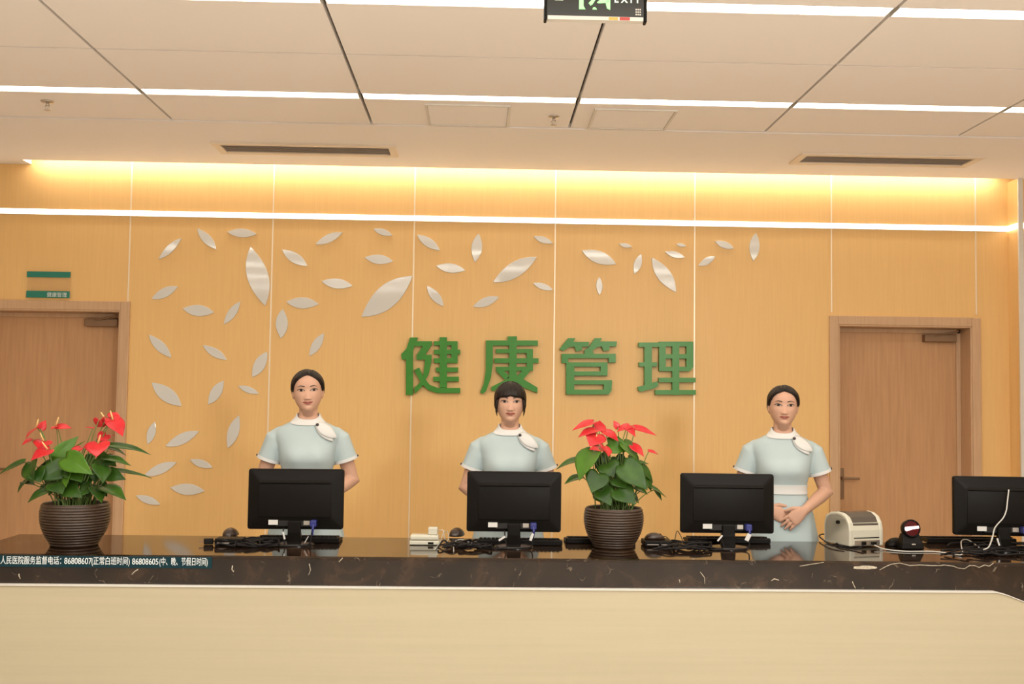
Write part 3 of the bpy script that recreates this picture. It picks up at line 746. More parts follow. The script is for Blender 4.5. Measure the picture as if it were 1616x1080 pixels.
LL = [(252, 600, 5, 705, 95, -.02, -.05, 'e', 0), (330, 600, 330, 800, 190, -.05, -.12, 'r', 0), (380, 690, 420, 800, 150, -.07, -.12, 'f', 0),
      (700, 650, 380, 770, 190, -.04, -.10, 'f', 0), (585, 560, 815, 345, 120, -.02, .02, 's', 1), (640, 600, 860, 385, 70, .02, .05, 'u', 1),
      (700, 560, 945, 705, 175, -.08, -.15, 'f', 1), (780, 640, 850, 790, 200, -.05, -.13, 'f', 0), (740, 690, 690, 850, 130, -.06, -.13, 'r', 1),
      (1150, 420, 1560, 480, 95, .0, -.02, 'e', 0), (1160, 450, 1330, 510, 70, .04, .06, 'u', 0), (1030, 560, 1170, 600, 120, -.02, -.06, 'f', 0), (1120, 560, 1370, 612, 105, -.05, -.07, 'u', 0),
      (1180, 690, 1570, 735, 60, -.0, -.02, 'e', 0), (1060, 640, 1100, 800, 150, -.07, -.12, 's', 0), (1120, 720, 1310, 775, 120, -.02, -.05, 'f', 0),
      (290, 790, 185, 910, 80, -.0, -.04, 'r', 0), (250, 810, 360, 830, 90, .0, -.02, 'e', 0), (510, 900, 305, 1005, 125, -.07, -.12, 'u', 0),
      (600, 800, 650, 920, 180, -.06, -.12, 'f', 0), (690, 860, 840, 960, 150, -.06, -.12, 'f', 0), (980, 850, 840, 950, 110, -.04, -.10, 'f', 0), (1010, 870, 1080, 1010, 130, -.05, -.10, 's', 0),
      (1110, 870, 1320, 970, 140, -.06, -.12, 'u', 0), (520, 590, 440, 640, 120, .03, .05, 'e', 0), (560, 700, 480, 850, 130, .04, .06, 'f', 0), (820, 700, 900, 830, 140, .05, .07, 'f', 0),
      (900, 560, 990, 640, 110, .03, .03, 'f', 0), (480, 830, 560, 900, 120, .05, .03, 'f', 0), (900, 900, 960, 960, 120, .05, .03, 'f', 0)]
LF = [(400, 240, 265, 330, 150, -.02, -.07, 'r', (.3, .9)), (330, 360, 230, 410, 60, .0, -.03, 'u', None), (430, 250, 490, 160, 75, .0, .02, 's', None),
      (470, 380, 410, 450, 170, -.01, -.06, 'f', (-.3, .9)), (520, 470, 330, 560, 150, -.06, -.12, 'd', (-.35, .6)), (600, 225, 545, 240, 60, .0, -.05, 'e', (.35, .9)), (610, 225, 750, 228, 85, .0, -.02, 'd', None),
      (1050, 160, 1030, 235, 110, .0, .02, 'f', None), (1130, 140, 1090, 240, 90, .02, .03, 's', (-.5, .8)), (1190, 150, 1310, 305, 175, -.02, -.05, 's', (-.2, .9)), (1200, 130, 1240, 70, 120, .0, .02, 'f', None),
      (1130, 310, 1040, 370, 120, .0, -.04, 'f', None), (1150, 320, 1220, 312, 50, .02, .02, 'e', None), (1045, 400, 1020, 530, 215, -.06, -.11, 'f', (.3, .8)), (850, 450, 730, 510, 90, -.02, -.06, 'd', None), (900, 430, 940, 440, 60, .02, .02, 'u', None),
      (990, 240, 905, 225, 22, .0, .0, 'u', None)]
anthurium(117, 866, 103, .196, 'red anthurium in a ribbed brown pot at the left end of the counter', conv(zl, LL, 6.733), conv(zl, LF, 6.733), 3)
RL = [(235, 500, 0, 585, 85, -.01, -.03, 'e', 0), (350, 400, 240, 500, 90, .02, .0, 'r', 0), (370, 420, 230, 690, 225, -.06, -.13, 'r', 1), (250, 690, 85, 748, 100, -.02, -.05, 'u', 0),
      (540, 340, 760, 400, 150, -.01, -.02, 'f', 1), (700, 330, 850, 500, 170, .0, -.03, 's', 1), (440, 660, 370, 840, 190, -.09, -.14, 'f', 0), (520, 560, 590, 680, 190, -.05, -.09, 'f', 0),
      (700, 570, 940, 800, 210, -.09, -.14, 'f', 0), (640, 700, 720, 800, 170, -.06, -.10, 'f', 0), (640, 820, 810, 960, 190, -.08, -.14, 'f', 0), (470, 830, 560, 980, 160, -.07, -.12, 'f', 0),
      (820, 800, 950, 865, 120, -.03, -.05, 'u', 0), (840, 540, 960, 545, 60, -.02, -.02, 'e', 0), (880, 580, 1015, 735, 110, -.01, -.01, 's', 0), (930, 690, 1000, 830, 110, -.02, -.03, 's', 0),
      (980, 800, 1150, 890, 70, -.02, -.02, 'u', 0), (1040, 830, 1110, 935, 60, -.01, -.01, 's', 0), (780, 470, 840, 620, 150, .02, .02, 's', 0), (620, 480, 680, 620, 130, .02, .02, 'f', 0),
      (460, 450, 500, 560, 140, .03, .02, 'f', 0), (740, 650, 820, 760, 140, .03, .02, 'f', 0), (540, 700, 480, 800, 140, .04, .03, 'f', 0), (640, 900, 740, 1000, 140, .02, -.02, 'f', 0), (420, 880, 470, 960, 90, .02, -.0, 'f', 0), (760, 880, 860, 960, 110, .02, -.0, 's', 0)]
RF = [(370, 110, 165, 170, 100, .0, -.05, 'u', None), (400, 190, 225, 245, 110, -.02, -.07, 'u', None), (440, 200, 450, 90, 125, .0, .03, 'f', None), (420, 240, 350, 350, 200, -.03, -.09, 'f', (-.2, -.7)),
      (500, 370, 555, 465, 150, -.08, -.12, 's', None), (480, 400, 350, 385, 130, -.07, -.11, 'u', None), (510, 210, 650, 295, 115, -.01, -.05, 'u', None), (640, 170, 600, 95, 60, .0, .0, 'f', None), (760, 150, 640, 195, 90, .0, -.04, 'd', None),
      (740, 160, 830, 250, 90, -.01, -.05, 'u', None), (830, 170, 1050, 230, 90, .0, -.02, 'd', None), (800, 360, 920, 460, 100, -.02, -.06, 'd', None), (975, 415, 1075, 445, 45, .0, .0, 'd', None)]
anthurium(968, 869, 93, .190, 'red anthurium in a ribbed brown pot between the centre and right monitors', conv(zr_, RL, 6.75), conv(zr_, RF, 6.75), 5)

# white power strip with a charger on it
A, B = on(646, 861), on(693, 861)
e = empty('power_strip', ((A.x+B.x)/2, A.y+.04, CT), 'white power strip on the counter left of the centre monitor', 'power strip'); w = (B.x-A.x)/2
MB().box(-w, w, -.04, .04, .002, .022, .004).build('strip_base', M['beige'], e)
MB().box(-w+.002, w-.003, -.037, .037, .024, .048, .008).build('strip_cover', M['beige'], e)
MB().box(w*.25, w*.62, -.0415, -.039, .006, .016).build('switch', M['black'], e)
tag(e, None)
c = empty('charger', (e.location.x+w*.55, e.location.y, CT+.048), 'small ivory charger plugged on top of the white power strip', 'charger')
MB().box(-.023, .023, -.022, .022, 0.0005, .036, .005).build('charger_body', M['beige'], c)
MB().tube([(.023, 0, .02), (.05, .0, .022), (.06, -.01, -.03)], .0022, 8).build('charger_cord', M['wcable'], c, smooth=True)

# label printer
A, B = on(1330, 864), on(1389, 866)
e = empty('label_printer', ((A.x+B.x)/2-.0, A.y+.10, CT), 'cream label printer with a dark lid window beside the right door', 'printer', None, .30)
w = .100
prof = [(-.105, .006), (-.105, .085), (-.097, .120), (-.075, .148), (-.04, .163), (.0, .166), (.05, .160), (.09, .140), (.105, .10), (.105, .006)]
b = MB(); b.prism(prof, lambda u, v, d: (d, u, v), -w, w); b.build('printer_body', M['beige'], e, bevel=.010)
sc_ = lambda u, v: (u*1.015, v*1.02)
for s in (-1, 1):
    b = MB(); b.prism([(u*1.012, v*1.018) for u, v in prof], lambda u, v, d: (d, u, v), s*w-.022*(s > 0)-.0*(s < 0), s*w+.022*(s < 0)); b.build('side_cheek', M['beige'], e, bevel=.006)
ar = [(-.1015, .112), (-.080, .148), (-.045, .167), (.0, .1705), (.05, .164), (.085, .148)]
b = MB(); b.prism(ar+[(u*.97, v-.006) for u, v in ar[::-1]], lambda u, v, d: (d, u, v), -w+.026, w-.026); b.build('lid_window', M['smoke'], e)
MB().box(-w+.026, w-.026, -.108, -.104, .046, .050).build('paper_slot', M['black'], e)
MB().box(-w+.03, w-.022, -.1085, -.100, .012, .036, .002).build('port_panel', M['steel'], e)
b = MB(); b.box(-.03, -.008, -.118, -.106, .014, .030, .003); b.box(.025, .05, -.122, -.106, .014, .028, .003); b.build('plugs', M['black'], e)
MB().lathe([(.009, 0), (.009, -.012)], 14, (-w, -.02, .118), 'x').build('lid_button', M['black'], e)

# barcode scanner
A, B = on(1424, 868), on(1459, 868)
e = empty('barcode_scanner', ((A.x+B.x)/2, A.y+.035, CT), 'black barcode scanner with a white glint on its red window, right of the printer', 'scanner'); w = (B.x-A.x)/2
b = MB(); b.loft([[(-w, -.035, .001), (w, -.035, .001), (w, .05, .001), (-w, .05, .001)], [(-w*.92, -.030, .03), (w*.92, -.030, .03), (w*.92, .045, .03), (-w*.92, .045, .03)], [(-w*.72, -.005, .075), (w*.72, -.005, .075), (w*.72, .035, .075), (-w*.72, .035, .075)]])
b.build('scanner_stand', M['black'], e, bevel=.006)
tl = math.radians(12)
hd = empty('scanner_head', (0, .008, .098), None, None); hd.parent = e; hd.rotation_euler = (-tl, 0, 0)
MB().lathe([(.001, .030), (.034, .030), (.043, .015), (.0445, -.018), (.042, -.026), (.038, -.026), (.037, -.018), (.001, -.018)], 36, (0, 0, 0), 'y').build('head_shell', M['black'], hd, smooth='auto')
MB().lathe([(.001, -.0185), (.0365, -.0185), (.0365, -.0205), (.001, -.0215)], 36, (0, 0, 0), 'y').build('red_window', M['red'], hd, smooth='auto')
MB().prism([(-.036, -.008), (-.034, .006), (.035, .012), (.036, .000), (.0, -.006), (-.028, -.015)], lambda u, v, d: (u, d, v), -.0235, -.0215).build('scanner_glint', M['glint'], hd)  # white glint on the red window, modelled as a glowing wedge
MB().box(-.010, .010, -.040, -.026, .022, .030, .003).build('stand_clip', M['steel'], e)

# cables
def cab(name, pts, r, m, label, parent=None, per=7):
    o = MB().tube(spline(pts, per), r, 7).build(name, m, parent, smooth=True)
    if label: tag(o, label, 'cable', 'cables on the counter')
    return o
def P(px, py, dz=0., dy=0.):
    v = on(px, py); v.z += dz; v.y += dy; return v
def tangle(cx0, cx1, cy0, cy1, n, label, seed):
    q = random.Random(seed); b = MB()
    for k in range(n):
        pts = []; x = q.uniform(cx0, cx0+(cx1-cx0)*.4); y = q.uniform(cy0, cy1)
        for j in range(7):
            pts.append(P(x, y, .005+q.uniform(0, .022)*(1 if 0 < j < 6 else .2)))
            x += q.uniform(.02, .28)*(cx1-cx0); y = min(cy1, max(cy0, y+q.uniform(-3.5, 3.5)))
            x = min(cx1, max(cx0, x))
        b.tube(spline(pts, 6), .0042 if k % 3 else .0055, 6)
    tag(b.build('cable_tangle', M['cable'], smooth=True), label, 'cables', None, 'stuff')
tangle(333, 440, 857, 865, 11, 'tangle of black cables in front of the left monitor stand', 1)
tangle(690, 775, 858, 868, 10, 'tangle of black cables between the power strip and the centre monitor stand', 2)
tangle(1030, 1122, 860, 871, 11, 'tangle of black cables left of the stand of the third monitor', 3)
tangle(1480, 1640, 862, 880, 14, 'tangle of black cables under the monitor at the right edge', 4)
def plugtop(px, py, label, rz):
    e = empty('mains_plug', P(px, py, .016), label, 'plug', None, rz)
    b = MB(); b.box(-.022, .022, -.014, .014, -.014, .014, .005); b.build('plug_body', M['black'], e)
    b = MB()
    for s in (-1, 1): b.box(-.044, -.022, s*.007-.001, s*.007+.001, -.004, .004)
    b.build('pins', M['bronze'], e)
    MB().tube([(.022, 0, 0), (.05, .0, -.004), (.08, .01, -.010)], .0035, 8).build('cord', M['cable'], e, smooth=True)
plugtop(329, 860, 'black mains plug lying left of the left monitor cables', .3)
def tagcable(px0, py0, z0, px1, py1, z1, label):
    a, c = P(px0, py0, 0), P(px1, py1, 0)
    return a, c
def mcable(mon, side, label, tagged=(0, 0, 0), sway=0.):
    o = mon.location
    x = .093 if side > 0 else -.045
    pts = [o+Vector((x, -.066, .085)), o+Vector((x*.96+sway*.3, -.080, .045)), o+Vector((x*.8+sway, -.085, .010)), o+Vector((x*.3+sway-.06, -.105, .005)), o+Vector((-.12+sway, -.10, .006)), o+Vector((-.19+sway, -.09, .006))]
    cbl = MB().tube(spline(pts, 8), .0032, 8).build('monitor_cable', M['cable'], smooth=True); tag(cbl, label, 'cable', 'cables of the monitors')
    t0 = o+Vector((x*.96+tagged[0], -.088, .050+tagged[1])); ang = tagged[2]
    d = Vector((math.sin(ang), 0, -math.cos(ang))); n = Vector((d.z, 0, -d.x)); q = .006
    hw = tagged[3] if len(tagged) > 3 else .005
    poly = [t0-n*hw, t0+n*hw, t0+d*.036+n*hw, t0+d*.036-n*hw]
    MB().prism([(v.x, v.z) for v in poly], lambda u, v, dd: (u, o.y-.086+dd, v), -.001, .001).build('paper_tag', M['paper'], cbl)
mcable(mons[0], -1, 'black cable with a white tag left of the neck of the left monitor', (-.0, .02, .25, .004))
mcable(mons[0], 1, 'black cable below the blue plug of the left monitor', (-.012, .0, -.5, .0015))
mcable(mons[1], -1, 'black cable with a slanting white tag left of the centre monitor neck', (.0, .01, -1.0, .0045))
mcable(mons[1], 1, 'black cable with a slanting white tag right of the centre monitor neck', (.0, .025, -.35, .006))
mcable(mons[2], -1, 'black cable with a narrow white tag left of the third monitor neck', (.0, .022, -.7, .004))
mcable(mons[2], 1, 'black cable with a broad white tag right of the third monitor neck', (.0, .03, -.45, .010))
mcable(mons[3], -1, 'black cable with a white tag under the monitor at the right edge', (-.02, .02, .3, .004))
cab('usb_cable', [P(1030, 852, .02), P(1050, 851, .012), P(1063, 858, .004), P(1068, 848, .03), P(1074, 852, .02), P(1079, 860, .004)], .0022, M['cable'], 'thin black mouse cable looping up left of the third monitor')
cab('power_cable', [P(1332, 867, .012), P(1312, 864, .010), P(1298, 856, .014), P(1293, 851, .016), P(1300, 849, .018), P(1314, 856, .016), P(1326, 864, .008), P(1350, 869, .006), P(1362, 868, .02)], .0036, M['cable'], 'black power cable looping left of the label printer')
cab('network_cable', [P(1380, 866, .016), P(1396, 869, .006), P(1430, 872, .004), P(1470, 872, .004), P(1498, 875, .004), P(1515, 878, .005), P(1519, 876, .012), P(1517, 868, .02), P(1518, 861, .024), P(1528, 859, .02), P(1542, 866, .012), P(1552, 871, .006), P(1560, 868, .012), P(1566, 858, .040), P(1569, 845, .085), P(1574, 838, .11), P(1583, 828, .135), P(1589, 812, .18), P(1591, 785, .25, -.02), P(1593, 768, .30, -.02)][:15], .0030, M['wcable'], 'long white cable from the printer to the monitor at the right edge')
mo = mons[3].location
def MP(px, py, dy): return at(px, py, mo.y+dy)
cab('network_cable', [MP(1552, 868, -.14), MP(1560, 864, -.13), MP(1566, 850, -.11), MP(1569, 836, -.09), MP(1574, 828, -.075), MP(1583, 818, -.07), MP(1588, 806, -.065), MP(1590, 790, -.06), MP(1592, 773, -.055)], .0032, M['wcable'], 'white cable hanging down the back of the monitor at the right edge')
cab('white_cord', [P(690, 865, .004), P(686, 869, .003), P(694, 860, .01), P(700, 850, .03), P(706, 848, .026), P(708, 853, .012), P(704, 860, .004)], .0020, M['wcable'], 'thin white cord arching beside the power strip')
cab('white_cord', [P(716, 872, .003), P(716, 866, .010), P(719, 861, .020), P(728, 859, .022), P(740, 860, .012), P(752, 861, .004)], .0022, M['wcable'], 'white cord bending left of the centre monitor stand')
cab('white_cord', [P(1609, 874, .004), P(1612, 868, .014), P(1616, 862, .022), P(1624, 860, .012)], .0022, M['wcable'], 'short white cord end at the right edge of the counter')
# ------------------------------------------------------------------ people
HZ = [-.030, -.012, 0, .010, .024, .040, .058, .080, .100, .120, .142, .165, .185, .198, .2045]
HW = [.030, .035, .034, .0400, .0505, .0600, .0670, .0715, .0722, .0725, .0715, .0640, .0480, .0290, .009]
HF = [-.040, -.058, -.074, -.081, -.0845, -.0855, -.0865, -.087, -.0865, -.0855, -.0865, -.0790, -.058, -.034, -.010]
HB = [.030, .036, .042, .050, .062, .074, .084, .093, .098, .100, .100, .094, .080, .055, .018]
def gs(x, s): return math.exp(-.5*(x/s)**2)
def feat(x, z):
    f = 0.
    if .050 < z < .130:                                    # nose
        t = (z-.064)/.05
        prot = .0150*max(0, 1-max(0, t))**1.3 if t > 0 else .0150*gs(z-.064, .0045)
        f += prot*gs(x, .0062+.0035*max(0, 1-abs(t)*1.6))
    f += .004*(gs(x-.012, .005)+gs(x+.012, .005))*gs(z-.0645, .005)
    for s in (-1, 1):
        f -= .0050*gs(x-s*.032, .0135)*gs(z-.108, .0085)   # eye sockets
        f += .0035*gs(x-s*.032, .012)*gs(z-.1075, .0055)   # lids
        f += .0030*gs(x-s*.034, .018)*gs(z-.126, .006)     # brow
        f += .0045*gs(x-s*.040, .016)*gs(z-.078, .016)     # cheek
        f -= .0025*gs(x-s*.020, .005)*gs(z-.055, .012)
    f += .0050*gs(x, .016)*gs(z-.0490, .0032)+.0055*gs(x, .014)*gs(z-.0395, .0040)-.003*gs(x, .019)*gs(z-.0445, .0014)
    f -= .0030*gs(x, .018)*gs(z-.029, .0045); f += .0045*gs(x, .016)*gs(z-.012, .009)
    return f
def hring(z): return crom(HZ, HW, z), crom(HZ, HF, z), crom(HZ, HB, z)
def epoint(w, yf, yb, a, p=2.15):
    c, s = math.cos(a), math.sin(a)
    x = w*math.copysign(abs(c)**(2/p), c); y = (yb if s > 0 else -yf)*math.copysign(abs(s)**(2/p), s)
    return x, y
TZ = [.78, .84, .90, .98, 1.05, 1.11, 1.16, 1.20, 1.24, 1.28, 1.315, 1.34, 1.36, 1.375, 1.39, 1.405, 1.425, 1.475]
TW = [.150, .166, .164, .150, .126, .112, .122, .130, .136, .146, .158, .159, .148, .124, .093, .067, .0500, .0475]
TF = [-.080, -.090, -.095, -.094, -.090, -.085, -.098, -.110, -.106, -.090, -.077, -.068, -.062, -.058, -.053, -.048, -.043, -.040]
TB = [.095, .108, .112, .100, .082, .072, .080, .086, .088, .086, .080, .076, .072, .070, .066, .062, .058, .055]
def torso(b, z0, z1, step, off=0., n=64, skirt=None, offw=None):
    rings = []; k = int(round((z1-z0)/step))
    for i in range(k+1):
        z = z0+(z1-z0)*i/k; zz = max(z, .78)
        w, f, bk = crom(TZ, TW, zz), crom(TZ, TF, zz), crom(TZ, TB, zz)
        o = off
        rg = []
        if skirt and z < 1.11:
            sw, sd = skirt(z); w = max(w+o, sw); f = min(f-o, -sd); bk = max(bk+o, sd*1.05); o2 = 0
        else: w, f, bk = w+o, f-o, bk+o
        for j in range(n):
            a = 2*math.pi*j/n; zj = z
            if skirt and z > 1.36 and math.sin(a) < 0:
                zj = z+.030*math.sin(a)*min(1, (z-1.36)/.05); w, f, bk = crom(TZ, TW, zj)+off, crom(TZ, TF, zj)-off, crom(TZ, TB, zj)+off
            elif skirt and z > 1.36: w, f, bk = crom(TZ, TW, z)+off, crom(TZ, TF, z)-off, crom(TZ, TB, z)+off
            x, y = epoint(w, f, bk, a, 2.25)
            if y < 0:                                        # bust
                for s in (-1, 1): y -= .016*gs(x-s*.062, .036)*gs(z-1.215, .036)
            if skirt and z < 1.0:
                m = 1+.022*min(1, (1.0-z)/.3)*math.sin(11*a+1.3*math.sin(2*a)); x *= m; y *= m
            rg.append((x, y, zj))
        rings.append(rg)
    b.loft(rings)
SH, EL, WR = Vector((.156, .012, 1.325)), Vector((.230, .030, 1.098)), {1: Vector((.098, -.146, 1.012)), -1: Vector((-.090, -.118, 1.012))}
def armpts(s):
    a, e_, w_ = Vector((s*SH.x, SH.y, SH.z)), Vector((s*EL.x, EL.y, EL.z)), WR[s]
    up = [a.lerp(e_, t) for t in (0, .25, .5, .75, .92)]; lo = [e_.lerp(w_, t) for t in (.08, .3, .6, .85, 1)]
    k = (e_*2-a.lerp(e_, .9)-e_.lerp(w_, .1))*.25
    return up+[e_+k]+lo, [.047, .044, .041, .038, .036, .037, .037, .036, .031, .026, .024]
def hand(b, Wp, d, n, spread=.10, curl=.35):
    d = d.normalized(); n = (n-d*n.dot(d)).normalized(); s = n.cross(d)
    if s.z < 0: s = -s
    rings = []
    for t, hw, ht in ((-.012, .022, .019), (.012, .026, .019), (.035, .033, .0175), (.060, .0375, .0155), (.080, .038, .0135), (.092, .034, .010)):
        rings.append([Wp+d*t+s*(hw*math.copysign(abs(math.cos(a))**.8, math.cos(a)))+n*(ht*math.sin(a)) for a in [2*math.pi*j/16 for j in range(16)]])
    b.loft(rings)
    for off, ln, r, ang in ((.0275, .066, .0084, .5), (.0095, .074, .0088, .12), (-.0090, .069, .0084, -.22), (-.0260, .054, .0074, -.6)):
        p = Wp+d*(.080-abs(off)*.12)+s*off; dirv = (d+s*(ang*spread*2)).normalized(); pts = [p-dirv*.012, p]
        c = 0
        for seg in (.45, .32, .23):
            c += curl*(.55 if seg > .4 else .8); dd = (dirv*math.cos(c)-n*math.sin(c)); p = p+dd*ln*seg; pts.append(p)
        b.tube(pts, [r*1.02, r*1.05, r*.98, r*.9, r*.66], 10)
    p = Wp+d*.020+s*.026-n*.002; t1 = (d*.74+s*.62+n*.05).normalized(); t2 = (d*.93+s*.28-n*.22).normalized()
    b.tube([p-t1*.012, p, p+t1*.032, p+t1*.032+t2*.028, p+t1*.032+t2*.043], [.0125, .0125, .0102, .0090, .0062], 10)
def refine(o, voxel, smooth_it=2, fac=.5):
    m = o.modifiers.new('r', 'REMESH'); m.mode = 'VOXEL'; m.voxel_size = voxel; m.use_smooth_shade = True
    if smooth_it: q = o.modifiers.new('s', 'SMOOTH'); q.factor = fac; q.iterations = smooth_it
    dg = bpy.context.evaluated_depsgraph_get(); dg.update()
    me = bpy.data.meshes.new_from_object(o.evaluated_get(dg)); old = o.data; o.modifiers.clear(); o.data = me; me.name = o.name
    bpy.data.meshes.remove(old); me.shade_smooth(); return o
def bvh_of(o):
    bm = bmesh.new(); bm.from_mesh(o.data); t = BVHTree.FromBMesh(bm); bm.free(); return t
def person(X, Y, scale, rz, label, yaw=0., tilt=0., bangs=False, part=0., hairline=0.):
    e = empty('person', (X, Y, 0), label, 'person', 'receptionists behind the counter', rz); e.scale = (scale,)*3
    HM = Matrix.Translation((0, -.006, 1.452)) @ Matrix.Translation((0, .02, -.02)) @ Matrix.Rotation(yaw, 4, 'Z') @ Matrix.Rotation(tilt, 4, 'Y') @ Matrix.Translation((0, -.02, .02))
    b = MB(); torso(b, .80, 1.475, .012)
    rings = []; NR = 92
    for i in range(NR+1):
        z = HZ[0]+(HZ[-1]-HZ[0])*i/NR; w, f, bk = hring(z); rg = []
        for j in range(120):
            a = 2*math.pi*j/120; x, y = epoint(w, f, bk, a)
            if y < 0: y -= feat(x, z)*min(1, -y/.03)
            rg.append(HM @ Vector((x, y, z)))
        rings.append(rg)
    b.loft(rings)
    for s in (-1, 1):
        r = bmesh.ops.create_uvsphere(b.bm, u_segments=16, v_segments=10, radius=1, matrix=HM @ Matrix.Translation((s*.073, .016, .092)) @ Matrix.Rotation(s*.35, 4, 'Z') @ Matrix.Diagonal((.008, .016, .030, 1)))
        p, rr = armpts(s); b.tube(p, rr, 20)
        b.tube([(s*.082, .0, .90), (s*.085, -.002, .74), (s*.083, -.006, .58), (s*.080, -.008, .47), (s*.080, .006, .34), (s*.080, .014, .2), (s*.080, .02, .085), (s*.080, .02, .04)], [.088, .082, .066, .052, .051, .042, .033, .034], 20)
        b.tube([(s*.080, .045, .045), (s*.081, .0, .045), (s*.084, -.07, .035), (s*.088, -.13, .026), (s*.088, -.165, .022)], [.030, .036, .034, .034, .018], 14)
    hand(b, WR[1], Vector((-.74, -.08, -.60)), Vector((-.12, -1, .10)), .10, .22)
    hand(b, WR[-1], Vector((.86, -.05, -.42)), Vector((.10, -1, .10)), .08, .25)
    body = b.build('body', M['skin'], e); refine(body, .0032, 2)
    T = bvh_of(body); HR = HM.to_3x3(); dirv = HR @ Vector((0, 1, 0))
    def hit(x, z, off):
        o = HM @ Vector((x, -.30, z)); h = T.ray_cast(o, dirv)[0]
        if h is None: h = HM @ Vector((x, -.085, z))
        return h-dirv*off
    def patch(b, us, top, bot, off, rows=5, mi=0):
        b.mi = mi; g = []
        for x in us:
            zt_, zb = top(x), bot(x); g.append([b.bm.verts.new(hit(x, zb+(zt_-zb)*r/rows, off)) for r in range(rows+1)])
        for i in range(len(g)-1):
            for r in range(rows): b.face((g[i][r], g[i+1][r], g[i+1][r+1], g[i][r+1]))
    for s in (-1, 1):
        b = MB(); cx, cz, hw = s*.0325, .1075, .0180
        N = 14; us = [cx+hw*(-1+2*i/N) for i in range(N+1)]
        cant = lambda x: (x-cx)*s*.10
        up = lambda x: cz+cant(x)+.0060*(1-((x-cx)/hw)**2)
        lo = lambda x: cz+cant(x)-.0040*(1-((x-cx)/hw)**2)
        patch(b, us, up, lo, .0009, 5, 0)
        ir = .0074; ix = cx+.0004
        us2 = [ix+ir*(-1+2*i/10) for i in range(11)]
        cir = lambda x: math.sqrt(max(0, ir*ir-(x-ix)**2))
        patch(b, us2, lambda x: min(up(x), cz+.0006+cir(x)), lambda x: max(lo(x), min(up(x), cz+.0006-cir(x))), .0014, 4, 1)
        us3 = [cx+hw*1.10*(-1+2*i/N) for i in range(N+1)]
        arc = lambda x: cz+cant(x)+.0062*max(-.1, 1-((x-cx)/hw)**2)
        patch(b, us3, lambda x: arc(x)+.0030, lambda x: arc(x)-.0008, .0020, 2, 2)
        patch(b, us, lambda x: lo(x)+.0001, lambda x: lo(x)-.0007, .0018, 2, 2)
        b.build('eye', [M['sclera'], M['iris'], M['lash']], body, smooth=True, fix=False)
        b = MB(); us = [s*(.0135+.0375*i/14) for i in range(15)]
        bz = lambda x: .1262+.0055*math.sin(min(1.0, (abs(x)-.0135)/.026)*1.45)-.0055*max(0, (abs(x)-.034)/.017)
        th = lambda x: .0054*(1-.75*max(0, (abs(x)-.026)/.025))
        patch(b, us, lambda x: bz(x)+th(x)*.5, lambda x: bz(x)-th(x)*.5, .0016, 2)
        b.build('eyebrow', M['brow'], body, smooth=True, fix=False)
    b = MB(); hw = .0262; us = [hw*(-1+2*i/18) for i in range(19)]
    smile = lambda x: .0440+.0030*(abs(x)/hw)**1.6
    patch(b, us, lambda x: smile(x)+.0068*(1-(x/hw)**2)**.8*(1-.22*gs(x, .004)), lambda x: smile(x)-.0084*max(0, 1-(x/hw)**2)**.75, .0010, 8, 0)
    patch(b, us, lambda x: smile(x)+.0007, lambda x: smile(x)-.0006, .0016, 1, 1)
    b.build('lips', [M['lips'], M['lash']], body, smooth=True, fix=False)
    b = MB()
    for s in (-1, 1): patch(b, [s*(.0045+.0062*i/5) for i in range(6)], lambda x: .0612, lambda x: .0596, .0010, 1)
    b.build('nostrils', M['blush'], body, smooth=True, fix=False)
    # hair
    def zh(ph):
        d = math.degrees(ph)
        if bangs: return crom([0, 14, 30, 42, 54, 62, 68, 74, 84, 100, 120, 150, 180], [.131, .126, .125, .121, .112, .098, .074, .060, .066, .078, .05, .03, .022], d)
        return crom([0, 16, 32, 46, 56, 64, 72, 80, 92, 106, 120, 150, 180], [.180-hairline, .174-hairline, .161, .145, .128, .112, .100, .093, .090, .080, .055, .032, .022], d)
    b = MB(); rings = []; NR = 84
    for i in range(NR+1):
        z = -.004+(HZ[-1]+.004)*(i/NR)**.92; w, f, bk = hring(z); rg = []
        for j in range(128):
            a = 2*math.pi*j/128; x, y = epoint(w, f, bk, a)
            nv = Vector((x/(.0735**2), y/(.093**2), (z-.105)/(.10**2))).normalized()
            if z < .105: nv.z *= .2; nv.normalize()
            ph = abs(math.atan2(x, -y)); t = max(0, min(1, (z-zh(ph))/(.009 if ph < 1.0 or bangs else .020))); t = t*t*(3-2*t)
            thick = .0140 if z > .09 else .0140-.09*(.09-z)
            if bangs and ph < .8: thick = .0115
            if not bangs: thick -= .0045*gs(x-part, .0035)*(1 if y < .03 else 0)
            else: thick -= .003*gs(x-part, .004)*(1 if y < 0 else 0)
            thick += .0007*math.sin(ph*34+z*60)
            if ph > 2.0 and z < .11: thick += .006*(ph-2.0)
            rg.append(HM @ (Vector((x, y, z))+nv*(-.014+(thick+.014)*t)))
        rings.append(rg)
    b.loft(rings)
    hr = b.build('hair', M['hair'], e, smooth=True)
    b = MB(); b.sphere(HM @ Vector((0, .125, .105)), .042, .032, .040); b.build('hair_bun', M['hair'], hr, smooth=True)
    if bangs:
        for s in (-1, 1):
            b = MB(); b.tube([HM @ Vector(p) for p in ((s*.068, -.052, .118), (s*.0755, -.045, .085), (s*.0745, -.044, .055), (s*.070, -.046, .030))], [(.005, .010), (.006, .010), (.005, .007), (.001, .002)], 10)
            b.build('side_lock', M['hair'], hr, smooth=True)
    # dress
    b = MB()
    torso(b, .50, 1.418, .012, .011, 72, lambda z: (crom([.50, .70, .90, 1.0, 1.06, 1.11], [.245, .215, .178, .155, .132, .122], z), crom([.50, .70, .90, 1.0, 1.06, 1.11], [.215, .185, .138, .116, .102, .096], z)))
    ends = {}
